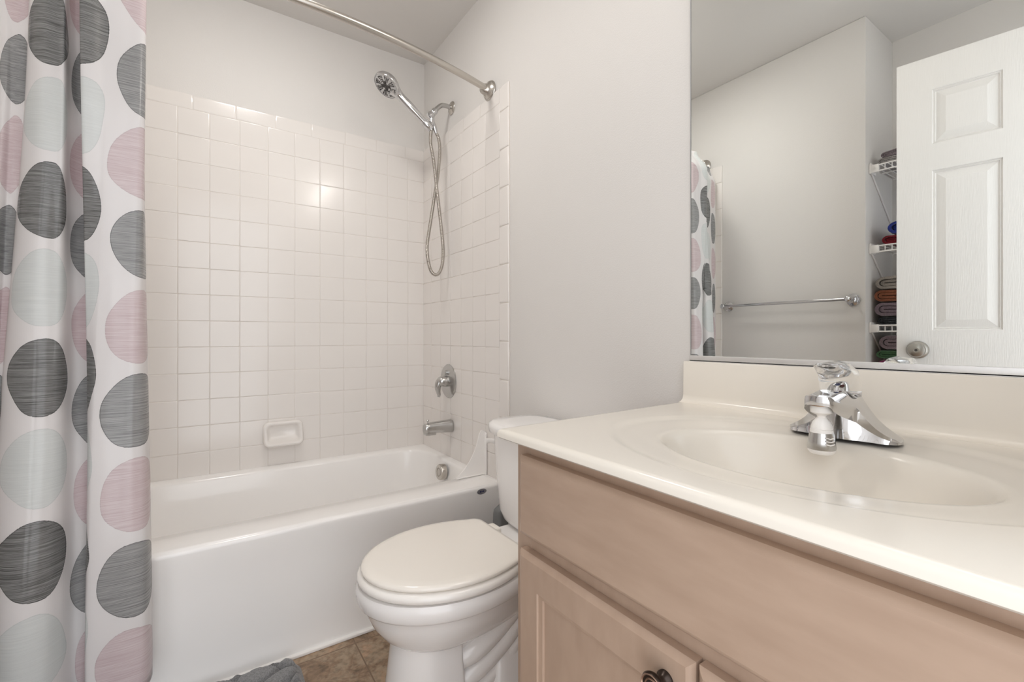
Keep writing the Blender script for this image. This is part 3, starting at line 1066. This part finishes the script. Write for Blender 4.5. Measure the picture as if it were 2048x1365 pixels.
# ------------------------------------------------------------------ vanity
VY0, VY1 = -2.372, -1.645          # cabinet run
VX = -0.535
CTZ = 0.818
van = thing('vanity_cabinet', 'taupe-stained maple vanity cabinet with false drawer and two doors', 'cabinet', (-0.27, -2.0, 0))
mb = MB()
mb.box(VX + 0.02, -0.004, VY1 - 0.016, VY1, 0.0, 0.800)
mb.box(VX + 0.02, -0.004, VY0, VY0 + 0.016, 0.0, 0.800)
mb.box(VX + 0.02, -0.004, VY0 + 0.016, VY1 - 0.016, 0.09, 0.106)
mb.box(-0.016, -0.004, VY0 + 0.016, VY1 - 0.016, 0.106, 0.60)
mb.box(VX, VX + 0.02, VY1 - 0.04, VY1, 0.09, 0.800, 0.0012, 1)
mb.box(VX, VX + 0.02, VY0, VY0 + 0.04, 0.09, 0.800, 0.0012, 1)
for z0, z1 in ((0.755, 0.800), (0.605, 0.665), (0.09, 0.13)):
    mb.box(VX, VX + 0.02, VY0 + 0.04, VY1 - 0.04, z0, z1)
mb.box(VX, VX + 0.02, -2.03, -1.99, 0.13, 0.605)
mb.box(VX + 0.07, VX + 0.085, VY0 + 0.016, VY1 - 0.016, 0.0, 0.092)
mb.build('carcass', M['wood_v'], van)
FX = VX - 0.0195


def slab_front(mb, y0_, y1, z0, z1):
    """edge-profiled overlay front"""
    r = []
    for ins, x in ((0.0, VX - 0.0004), (0.0, FX + 0.007), (0.0025, FX + 0.0035), (0.006, FX + 0.0012), (0.0085, FX), (0.0095, FX)):
        r.append([Vector((x, y, z)) for y, z in ((y0_ + ins, z0 + ins), (y1 - ins, z0 + ins), (y1 - ins, z1 - ins), (y0_ + ins, z1 - ins))])
    return r


mb = MB()
mb.rings(slab_front(mb, VY0 + 0.028, -1.673, 0.645, 0.777), True, True)
mb.build('drawer_front', M['wood'], van, 25)


def cab_door(y0_, y1, z0, z1, ky):
    r = slab_front(None, y0_, y1, z0, z1)
    st = 0.052
    for ins, x in ((st, FX), (st + 0.001, FX + 0.0025), (st + 0.003, FX + 0.0035), (st + 0.0085, FX + 0.005), (st + 0.0095, FX + 0.0085), (st + 0.0105, FX + 0.0085)):
        r.append([Vector((x, y, z)) for y, z in ((y0_ + ins, z0 + ins), (y1 - ins, z0 + ins), (y1 - ins, z1 - ins), (y0_ + ins, z1 - ins))])
    mb = MB()
    mb.rings(r, True, True)
    dr = mb.build('door', M['wood_v'], van, 25)
    ko = Vector((FX, ky, z1 - 0.037))
    kb = MB()
    kb.lathe([(0.0, -0.001), (0.0105, -0.001), (0.0105, 0.003), (0.0075, 0.006), (0.0065, 0.013), (0.009, 0.017), (0.0155, 0.019), (0.0165, 0.022), (0.0150, 0.0250)], ko, (-1, 0, 0), 36, True, False)
    kb.lathe([(0.0130, 0.0245), (0.0105, 0.0240)], ko, (-1, 0, 0), 36, False, False)
    kb.lathe([(0.0085, 0.0250), (0.0065, 0.0270), (0.0, 0.0275)], ko, (-1, 0, 0), 36, False, True)
    kb.mi = 1
    kb.lathe([(0.0150, 0.0250), (0.0140, 0.0258), (0.0130, 0.0245)], ko, (-1, 0, 0), 36, False, False)
    kb.lathe([(0.0105, 0.0240), (0.0095, 0.0255), (0.0085, 0.0250)], ko, (-1, 0, 0), 36, False, False)
    k = kb.build('knob', [M['bronze'], M['copper']], dr, 50)
    part_label(k, 'round dark bronze knob with copper rings')
    return dr


cab_door(-2.003, -1.673, 0.115, 0.620, -1.969)
cab_door(VY0 + 0.028, -2.007, 0.115, 0.620, -2.046)

# vanity top with integral bowl
vtop = thing('sink_countertop', 'cream cultured marble counter with integral oval sink and backsplash', 'countertop', (-0.29, -1.99, CTZ))
CX_, CYc = -0.298, -1.995
KX0, KX1, KY0, KY1 = -0.574, -0.003, -2.384, -1.613
angs = [2 * math.pi * i / 144 for i in range(144)]
for px_, py_ in ((KX0, KY0), (KX1, KY0), (KX1, KY1), (KX0, KY1)):
    angs.append(math.atan2(py_ - CYc, px_ - CX_) % (2 * math.pi))
angs = sorted(set(angs))


def rect_ring(ins, z):
    out = []
    for a in angs:
        c, s_ = math.cos(a), math.sin(a)
        # intersect with full rectangle, then inset by clamping
        ts = []
        if c > 1e-9: ts.append((KX1 - CX_) / c)
        if c < -1e-9: ts.append((KX0 - CX_) / c)
        if s_ > 1e-9: ts.append((KY1 - CYc) / s_)
        if s_ < -1e-9: ts.append((KY0 - CYc) / s_)
        t = min(ts)
        x, y = CX_ + c * t, CYc + s_ * t
        x, y = min(max(x, KX0 + ins), KX1 - ins), min(max(y, KY0 + ins), KY1 - ins)
        # the free end of the slab is cut slightly out of square
        y -= 0.026 * (-x / 0.574) * max(0.0, (y - CYc) / (KY1 - CYc))
        out.append(Vector((x, y, z)))
    return out


def oval(ax_, ay_, z, dx=0.0, dy=0.0):
    return [Vector((CX_ + dx + ax_ * math.cos(t), CYc + dy + ay_ * math.sin(t), z)) for t in
            [math.atan2(math.sin(a) / ay_, math.cos(a) / ax_) for a in angs]]


mb = MB()
rs = [oval(0.03, 0.035, CTZ - 0.145), oval(0.075, 0.10, CTZ - 0.142), oval(0.112, 0.153, CTZ - 0.125), oval(0.140, 0.186, CTZ - 0.092), oval(0.165, 0.216, CTZ - 0.045), oval(0.178, 0.232, 0.8015)]
rs += [rect_ring(0.004, 0.8015), rect_ring(0.0, 0.8045), rect_ring(0.0, CTZ - 0.007), rect_ring(0.002, CTZ - 0.0025), rect_ring(0.006, CTZ), rect_ring(0.010, CTZ)]
for k in range(0, 41):
    f = k / 40
    # shallow dished surround, a soft lip, then the bowl
    r_ = 1 - f
    if r_ > 0.6:
        q_ = (r_ - 0.6) / 0.4
        ax_, ay_ = 0.140 + 0.088 * q_, 0.203 + 0.089 * q_
    else:
        q_ = max(0.0, r_ / 0.6)
        ax_, ay_ = 0.023 + 0.117 * q_, 0.026 + 0.177 * q_
    dish = 0.0050 * sstep(1.0, 0.90, r_) + 0.0055 * sstep(0.95, 0.60, r_)
    bowl_d = 0.121 * (1 - (max(0.0, min(r_, 0.61)) / 0.61) ** 2.6) * sstep(0.66, 0.50, r_) ** 0.8
    rs.append(oval(ax_, ay_, CTZ - dish - bowl_d))
mb.rings(rs, True, True)
# only the outer rim of the underside is closed by the cabinet
mb.build('counter', M['marble'], vtop, 40)
mb = MB()
prof = [(-0.003, CTZ - 0.004), (-0.003, CTZ + 0.096), (-0.006, CTZ + 0.0985), (-0.018, CTZ + 0.0985), (-0.0205, CTZ + 0.096), (-0.0215, CTZ + 0.018), (-0.0245, CTZ + 0.008), (-0.031, CTZ + 0.0025), (-0.040, CTZ + 0.0002), (-0.040, CTZ - 0.004)]
mb.rings([[Vector((x, y, z)) for x, z in prof] for y in (KY0, -2.0, -1.619, -1.6155)], True, True)
mb.build('backsplash', M['marble'], vtop, 50)
MB().lathe([(0.0, 0), (0.022, 0), (0.022, 0.003), (0.017, 0.004), (0.0, 0.004)], (CX_, CYc, CTZ - 0.1308), (0, 0, 1), 28).build('drain', M['chrome'], vtop)

# ------------------------------------------------------------------ faucet
FO = Vector((-0.118, -1.988, CTZ - 0.0048))
fa = thing('faucet', 'chrome single-handle centerset faucet with white swivel nozzle at the sink', 'faucet', FO)
mb = MB()
# one swept shell: low rounded deck wings that run up into a broad arched spout
NS = 72
rs = []
for k in range(NS + 1):
    q = -1 + 2 * k / NS
    q = math.copysign(abs(q) ** 1.25, q)
    y = 0.0780 * q
    a = abs(y)
    endk = math.sqrt(max(0.0, 1 - max(0.0, (a - 0.056) / 0.0221) ** 2))
    ht = 0.0140 + 0.0625 * (1 - max(0.0, min(1.0, (a - 0.017) / 0.057))) ** 1.9 - 0.0015 * min(1, a / 0.02) ** 2
    ht = max(0.002, ht * (0.12 + 0.88 * endk))
    xb = -0.124 + (0.028) * endk
    xf = -0.127 - (0.029 - 0.010 * sstep(0.0, 0.05, a)) * endk
    reach = 1 - sstep(0.0185, 0.0290, a)
    rnd_ = 1 - 0.10 * (a / 0.0185) ** 2 if a < 0.0185 else 0.90
    xt = xf - 0.002 + (-0.2205 - xf) * reach * rnd_
    th = 0.0140
    prof_ = [(xb, 0.0), (xb, ht * 0.45), (xb - 0.004 * endk, ht * 0.8), (xb - 0.012 * endk, ht * 0.96)]
    x0_ = xb - 0.012 * endk
    for m_ in range(1, 13):
        f = m_ / 12
        x = x0_ + (xt - x0_) * f
        z = ht * (0.96 + 0.06 * math.sin(math.pi * min(1, f * 1.15)) ) - 0.002 * reach * f ** 2.2
        prof_.append((x, z))
    zt = prof_[-1][1]
    low = max(zt - th, 0.0) * reach + max(zt * 0.55, 0.0) * (1 - reach)
    prof_.append((xt - 0.0006 * reach, zt - 0.006 * reach - 0.1 * zt * (1 - reach)))
    prof_.append((xt, low))
    for m_ in range(1, 7):
        f = m_ / 6
        x = xt + (xf - xt) * f
        z = low + 0.004 * math.sin(math.pi * f / 2) * reach - 0.004 * (f ** 3) * reach
        prof_.append((x, z))
    prof_ += [(xf - 0.0005, low * 0.6), (xf - 0.002 * endk, low * 0.25), (xf - 0.003 * endk, 0.0)]
    rs.append([Vector((x, FO.y + y, FO.z + 0.0008 + z)) for x, z in prof_])
mb.rings(rs, True, True)
mb.build('body', M['chrome'], fa, 70)
TP = Vector((-0.202, FO.y, CTZ + 0.0125))
mb = MB()
mb.lathe([(0.0172, 0.046), (0.0174, 0.0395), (0.0150, 0.0395), (0.0150, 0.046)], TP, (0, 0, 1), 32, False, False)
part_label(mb.build('aerator_ring', M['brass'], fa), 'brass ring under the spout')
mb = MB()
mb.lathe([(0.0, 0.044), (0.0150, 0.044), (0.0155, 0.034), (0.0150, 0.029), (0.0115, 0.0265), (0.0065, 0.0245), (0.0062, 0.0215), (0.0085, 0.0185), (0.0120, 0.0135), (0.0142, 0.007), (0.0146, 0.0035), (0.0140, 0.003), (0.0151, 0.0025), (0.0155, -0.002), (0.0, -0.002)], TP, (0, 0, 1), 32)
part_label(mb.build('swivel_nozzle', M['plastic'], fa), 'white plastic swivel nozzle')
mb = MB()
mb.lathe([(0.0, -0.0275), (0.0185, -0.0275), (0.0180, -0.0310), (0.0150, -0.0345), (0.0, -0.0345)], TP, (0, 0, 1), 32)
part_label(mb.build('nozzle_tip', M['plastic'], fa), 'white nozzle outlet')
mb = MB()
mb.lathe([(0.0, -0.002), (0.0157, -0.002), (0.0166, -0.006), (0.0180, -0.016), (0.0193, -0.0245), (0.0188, -0.0275), (0.0, -0.0275)], TP, (0, 0, 1), 32)
part_label(mb.build('nozzle_sleeve', M['satin'], fa), 'silver nozzle sleeve')
mb = MB()
for k in range(3):
    for s_ in (-1, 1):
        c = TP + Vector((-0.0096, -0.0150, -0.0085 - 0.0048 * k))
        tdir = Vector((0.84, -0.54, 0))
        outv = Vector((-0.54, -0.84, 0)) * 0.0006
        a0 = c + tdir * (s_ * 0.0065) + Vector((0, 0, 0.0018)) + outv * 1
        a1 = c + outv
        pts = [a0, a1, a1 + Vector((0, 0, -0.0014)), a0 + Vector((0, 0, -0.0014))]
        mb.rings([pts, [p + outv * 2 for p in pts]])
mb.build('chevron_mark', M['plastic'], fa)
# clear lever handle
HC = Vector((-0.132, FO.y, CTZ))
mb = MB()
rs = []
for z, xf, xb, hw in ((0.0625, -0.034, 0.034, 0.027), (0.072, -0.036, 0.033, 0.0275), (0.082, -0.040, 0.032, 0.0275), (0.096, -0.046, 0.031, 0.0265), (0.104, -0.064, 0.029, 0.025), (0.108, -0.078, 0.026, 0.021), (0.112, -0.074, 0.022, 0.018), (0.1145, -0.030, 0.016, 0.014), (0.1155, -0.012, 0.008, 0.007)):
    ring = []
    for j in range(32):
        t = 2 * math.pi * j / 32
        c, s_ = math.cos(t), math.sin(t)
        xm, xa = (xf + xb) / 2, (xb - xf) / 2
        lift = 0.004 * max(0, -c) * (z > 0.10)
        ring.append(HC + Vector((xm + xa * c, hw * s_, z + lift)))
    rs.append(ring)
mb.rings(rs, True, True)
hd = mb.build('handle', M['acrylic'], fa, 60)
part_label(hd, 'clear acrylic lever handle')
mb = MB()
ko = HC + Vector((-0.010, 0, 0))
mb.lathe([(0.0, 0.062), (0.0150, 0.062), (0.0130, 0.068), (0.0098, 0.075), (0.0078, 0.083), (0.0060, 0.088), (0.003, 0.0905), (0.0, 0.091)], ko, (0, 0, 1), 28)
mb.lathe([(0.0, 0.097), (0.009, 0.098), (0.0115, 0.103), (0.0, 0.105)], ko + Vector((-0.006, 0, 0)), (0, 0, 1), 24)
mb.build('stem', M['chrome'], fa)
for m_, dz, dy in (('blue', 0.0845, 0.0020), ('red', 0.0815, -0.0026)):
    MB().sphere(ko + Vector((-0.0062, dy - 0.003, dz)), 0.0028, 12).build('indicator_dot', M[m_], fa)

# ------------------------------------------------------------------ mirror
mir = thing('wall_mirror', 'large frameless wall mirror above the vanity backsplash', 'mirror', (0, -2.0, 0.93))
MB().box(-0.0055, -0.0008, -2.372, -1.6265, 0.922, 1.99).build('glass', M['mirror'], mir, smooth=False)
mb = MB()
mb.box(-0.0105, -0.0008, -2.372, -1.6245, 0.9165, 0.9195)
mb.box(-0.0105, -0.0062, -2.372, -1.6245, 0.9165, 0.9305, 0.0012, 2)
part_label(mb.build('channel', M['alu'], mir), 'brushed aluminium bottom channel')
MB().box(-0.0058, -0.0008, -1.6264, -1.6248, 0.922, 1.99).build('edge', M['greyplastic'], mir)

# ------------------------------------------------------------------ vanity light
vl = thing('vanity_light', 'three-globe chrome vanity light above the mirror', 'wall light', (0, -1.99, 2.2))
MB().box(-0.022, -0.001, -2.31, -1.67, 2.16, 2.25, 0.006, 2).build('backplate', M['chrome'], vl)
for dy in (-0.22, 0.0, 0.22):
    c = Vector((-0.105, -1.99 + dy, 2.215))
    MB().tube([(-0.018, c.y, 2.205), (-0.06, c.y, 2.195), (-0.105, c.y, 2.185)], 0.009, 12).build('arm', M['chrome'], vl)
    MB().lathe([(0.0, 0), (0.022, 0), (0.024, 0.016), (0.0, 0.018)], (c.x, c.y, 2.165), (0, 0, 1), 24).build('socket', M['chrome'], vl)
    part_label(MB().sphere((c.x, c.y, 2.228), 0.052, 28).build('globe', M['globe'], vl), 'lit white glass globe')

# ------------------------------------------------------------------ added fill light on the ceiling, out of view, to brighten the tub alcove
cl = thing('added_fill_light', 'added round fill light overhead, out of view, brightening the tub alcove', 'added fill light', (-0.80, -0.84, ZC))
MB().lathe([(0.0, 0), (0.15, 0), (0.15, 0.010), (0.140, 0.016), (0.131, 0.016), (0.130, 0.010), (0.0, 0.010)], (-0.80, -0.84, ZC - 0.0005), (0, 0, -1), 40).build('fill_housing', M['plastic'], cl)
MB().lathe([(0.0, 0.0105), (0.129, 0.0105), (0.125, 0.022), (0.09, 0.032), (0.0, 0.036)], (-0.80, -0.84, ZC - 0.0005), (0, 0, -1), 40).build('fill_diffuser', M['fill_diffuser'], cl)

# ------------------------------------------------------------------ towel bar
tb = thing('towel_bar', 'chrome towel bar on the left wall facing the mirror', 'towel bar', (XL, -1.14, 1.148))
ZTB, XTB = 1.148, XL + 0.062
for y in (-0.835, -1.440):
    MB().lathe([(0.0, 0), (0.027, 0), (0.028, 0.004), (0.025, 0.007), (0.022, 0.009), (0.022, 0.012), (0.016, 0.016), (0.010, 0.026), (0.009, 0.045), (0.012, 0.050), (0.0145, 0.060), (0.012, 0.071), (0.006, 0.075), (0.0, 0.0755)],
               (XL + 0.0005, y, ZTB), (1, 0, 0), 32).build('post', M['chrome'], tb)
MB().tube([(XTB, -0.835, ZTB), (XTB, -1.44, ZTB)], 0.0078, 16).build('bar', M['chrome'], tb)

# ------------------------------------------------------------------ door
DW, DT, DH = 0.715, 0.035, 2.03
hinge = Vector((-1.392, -2.384))
free = Vector((-1.268, -1.670))
dd = (free - hinge).normalized()
dn = Vector((dd.y, -dd.x))                 # points into the room (+x)


def dp(s, z, o):
    """s metres from the free edge back towards the hinge, z up, o out of the room-side face"""
    q = free - dd * s + dn * o
    return Vector((q.x, q.y, z))


mb = MB()
ss = [0.0, 0.102, 0.284, 0.431, 0.613, DW]
zz = [0.012, 0.21, 0.84, 1.0, 1.60, 1.70, 1.905, DH]
for face_, sg in ((0.0, 1), (-DT, -1)):
    for i in range(5):
        for j in range(7):
            a0, a1, b0, b1 = ss[i], ss[i + 1], zz[j], zz[j + 1]

            def rg(ins, dep):
                return [dp(u, z, face_ - sg * dep) for u, z in ((a0 + ins, b0 + ins), (a1 - ins, b0 + ins), (a1 - ins, b1 - ins), (a0 + ins, b1 - ins))]
            if i in (1, 3) and j in (1, 3, 5):
                mb.rings([rg(0, 0), rg(0.002, 0.005), rg(0.005, 0.006), rg(0.007, 0.0045), rg(0.009, 0.0085), rg(0.012, 0.009), rg(0.036, 0.0015), rg(0.038, 0.001)], False, True)
            else:
                mb.rings([rg(0, 0)], False, True)
ol = [(0, zz[0]), (DW, zz[0]), (DW, DH), (0, DH)]
mb.rings([[dp(u, z, 0) for u, z in ol], [dp(u, z, -DT) for u, z in ol]], False, False)
bmesh.ops.remove_doubles(mb.bm, verts=mb.bm.verts[:], dist=0.0001)
door = struct(mb.build('door_1', M['door'], None, 12))
nv = Vector((dn.x, dn.y, 0))
mb = MB()
for o_, ax_ in ((dp(0.062, 0.926, -0.0005), nv), (dp(0.062, 0.926, -DT + 0.0005), -nv)):
    mb.lathe([(0.0, 0), (0.032, 0), (0.0335, 0.004), (0.031, 0.008), (0.020, 0.011), (0.013, 0.016), (0.012, 0.030), (0.020, 0.036), (0.0265, 0.044), (0.0275, 0.054), (0.024, 0.063), (0.012, 0.067), (0.008, 0.067), (0.0075, 0.065), (0.0, 0.065)], o_, ax_, 40)
kb = part_label(mb.build('door_knob', M['knob'], door), 'round satin nickel door knob')
MB().lathe([(0.0, 0), (0.0045, 0), (0.0045, 0.003), (0.0, 0.003)], dp(0.062, 0.926, 0.0632), nv, 16).build('keyhole', M['dark'], kb)
mb = MB()
for z in (0.25, 1.02, 1.80):
    c = dp(DW + 0.004, z, 0.002)
    mb.tube([c + Vector((0, 0, -0.045)), c + Vector((0, 0, 0.045))], 0.006, 12)
mb.build('hinge', M['nickel'], door)

# ------------------------------------------------------------------ closet shelves and towels
SHZ = [1.760, 1.392, 1.030, 0.804]
SF = -1.560                              # front edge of the shelves
SYA, SYB = YN - 0.004, YF + 0.004
slabels = ['uppermost white wire closet shelf, holding the two grey towels', 'white wire closet shelf holding the royal blue and dark red towels',
           'white wire closet shelf carrying the tall four-towel stack', 'lowest white wire closet shelf, under the pink and green towels']
shelf_tmpl = None
for q, z in enumerate(SHZ):
    if q == 0:
        sf = thing('wire_shelf', slabels[0], 'shelf', (SF, SYA, z), 'wire shelves in the closet')
        mb = MB()
        for dz in (-0.003, -0.030):
            mb.tube([(SF, SYA - 0.002, z + dz), (SF, SYB, z + dz)], 0.0032, 8)
        y = SYA - 0.03
        while y > SYB:
            mb.tube([(SF - 0.001, y, z - 0.001), (SF - 0.001, y, z - 0.030)], 0.0018, 6)
            y -= 0.0254
        mb.build('front_lip', M['plastic'], sf)
        mb = MB()
        y = SYA - 0.012
        while y > SYB:
            mb.tube([(SF, y, z - 0.002), (XC + 0.004, y, z - 0.002)], 0.0019, 6)
            y -= 0.0254
        for x in (SF - 0.14, XC + 0.008):
            mb.tube([(x, SYA - 0.002, z - 0.006), (x, SYB, z - 0.006)], 0.003, 8)
        part_label(mb.build('deck_wires', M['plastic'], sf), 'parallel deck wires')
        mb = MB()
        mb.box(SF - 0.055, SF + 0.006, SYA - 0.006, SYA + 0.0035, z - 0.036, z + 0.012, 0.003, 2)
        mb.box(SF - 0.010, SF + 0.006, SYA - 0.034, SYA - 0.004, z - 0.034, z + 0.002, 0.003, 2)
        mb.build('end_bracket', M['plastic'], sf)
        mb = MB()
        mb.tube([(SF - 0.02, SYA + 0.0005, z - 0.03), (XC + 0.006, SYA + 0.0005, z - 0.25)], 0.004, 8)
        mb.build('brace', M['plastic'], sf)
        shelf_tmpl = sf
    else:
        c = shelf_tmpl.copy()
        COL.objects.link(c)
        c.location = (SF, SYA, z)
        c['label'] = slabels[q]
        for ch in list(shelf_tmpl.children):
            d_ = ch.copy()
            COL.objects.link(d_)
            d_.parent = c
            d_.matrix_parent_inverse = ch.matrix_parent_inverse


def towel(name, label, col, z0, h, y0_=-1.504, y1=-1.86, xf=-1.585, xb=-1.83, cat='towel', group=None, key=None, layers=2, seed=0):
    """folded towel, its rounded folds towards the closet side wall, open ends along the shelf"""
    key = key or name
    if key not in M:
        M[key] = cloth('terry_' + key, col)
    mb = MB()
    rr = random.Random(seed + 11)
    zc = z0 + h / 2

    def strip(hh, th, ya, yb, xo):
        """U-shaped ribbon cross section, half height hh, thickness th, folded end at ya"""
        ro, ri = hh, max(hh - th, 0.0006)
        nseg = 10
        outer = [(yb, ro)] + [(ya - ro + 0.0, ro)]
        outer = [(yb + (ya - ro - yb) * k / 6, ro) for k in range(7)]
        outer += [(ya - ro + ro * math.sin(math.pi * k / nseg), ro * math.cos(math.pi * k / nseg)) for k in range(1, nseg)]
        outer += [(ya - ro + (yb - ya + ro) * k / 6, -ro) for k in range(7)]
        inner = [(yb + (ya - ro - yb) * k / 6, -ri) for k in range(7)]
        inner += [(ya - ro + ri * math.sin(math.pi * k / nseg), -ri * math.cos(math.pi * k / nseg)) for k in range(1, nseg)]
        inner += [(ya - ro + (yb - ya + ro) * k / 6, ri) for k in range(7)]
        prof_ = outer + inner
        rs_ = []
        for k in range(12):
            f = k / 11
            x = xf + xo + (xb - xf) * f
            e = min(1, f / 0.10)
            sh_ = 1 - 0.12 * (1 - math.sqrt(max(0, 1 - (1 - e) ** 2)))
            ring = []
            for y, z in prof_:
                n_ = noise.noise(Vector((y * 14 + seed, z * 9, x * 12))) * 0.0035
                zz_ = zc + z * sh_ + n_ * (0.3 if z < -hh * 0.8 else 1.0)
                ring.append(Vector((x + n_ * 0.8, y + n_ * 0.8, max(z0 + 0.0003, min(z0 + h - 0.0003, zz_)))))
            rs_.append(ring)
        mb.rings(rs_, True, True)
    t = h / 2 / layers
    for l in range(layers):
        hh = h / 2 - l * t
        strip(hh, t * 0.86, y0_ - l * (t * 1.15), y1, rr.uniform(-0.004, 0.004) - 0.003 * l)
    o = mb.build(name, M[key], None, 75)
    return tag(o, label, cat, group)


G = 'folded towels in the closet'
def stack(z, items):
    for it in items:
        towel('folded_towel', it[0], it[1], z + 0.0006, it[2], group=G, key=it[3], seed=len(bpy.data.objects), **(it[4] if len(it) > 4 else {}))
        z += it[2] + 0.0008


LG, MV = srgb(165, 160, 158), srgb(128, 112, 120)
stack(SHZ[0], [('grey terry towel lying directly on the top closet shelf', LG, 0.030, 'lightgrey', {'y0_': -1.514}), ('mauve-grey towel topping the pair on the highest closet shelf', srgb(140, 128, 134), 0.028, 'mauvegrey', {'y0_': -1.522})])
stack(SHZ[1], [('dark red towel folded on the middle closet shelf', srgb(120, 22, 36), 0.042, 'red_terry', {'y0_': -1.530}), ('royal blue towel on top of the dark red one', srgb(45, 58, 135), 0.062, 'blue_terry', {'y0_': -1.549})])
stack(SHZ[2], [('charcoal towel at the bottom of the tall stack', srgb(48, 50, 54), 0.036, 'charcoal_terry', {'y0_': -1.508}), ('mauve towel above the charcoal one in the tall stack', MV, 0.066, 'mauve_terry', {'y0_': -1.500}),
               ('rust brown towel in the tall stack under the beige one', srgb(138, 84, 58), 0.055, 'rust_terry', {'y0_': -1.499}), ('beige-grey towel on top of the tall stack', srgb(158, 150, 142), 0.062, 'beige_terry', {'y0_': -1.503})])
stack(SHZ[3], [('bright pink towel below the green one', srgb(150, 68, 112), 0.07, 'pink_terry'), ('green towel between pink and dusky mauve towels', srgb(70, 105, 72), 0.040, 'green_terry', {'y0_': -1.506}),
               ('dusky mauve towel topping the lower closet stack', srgb(132, 116, 122), 0.066, 'dusky_terry', {'y0_': -1.516})])

bpy.context.view_layer.update()
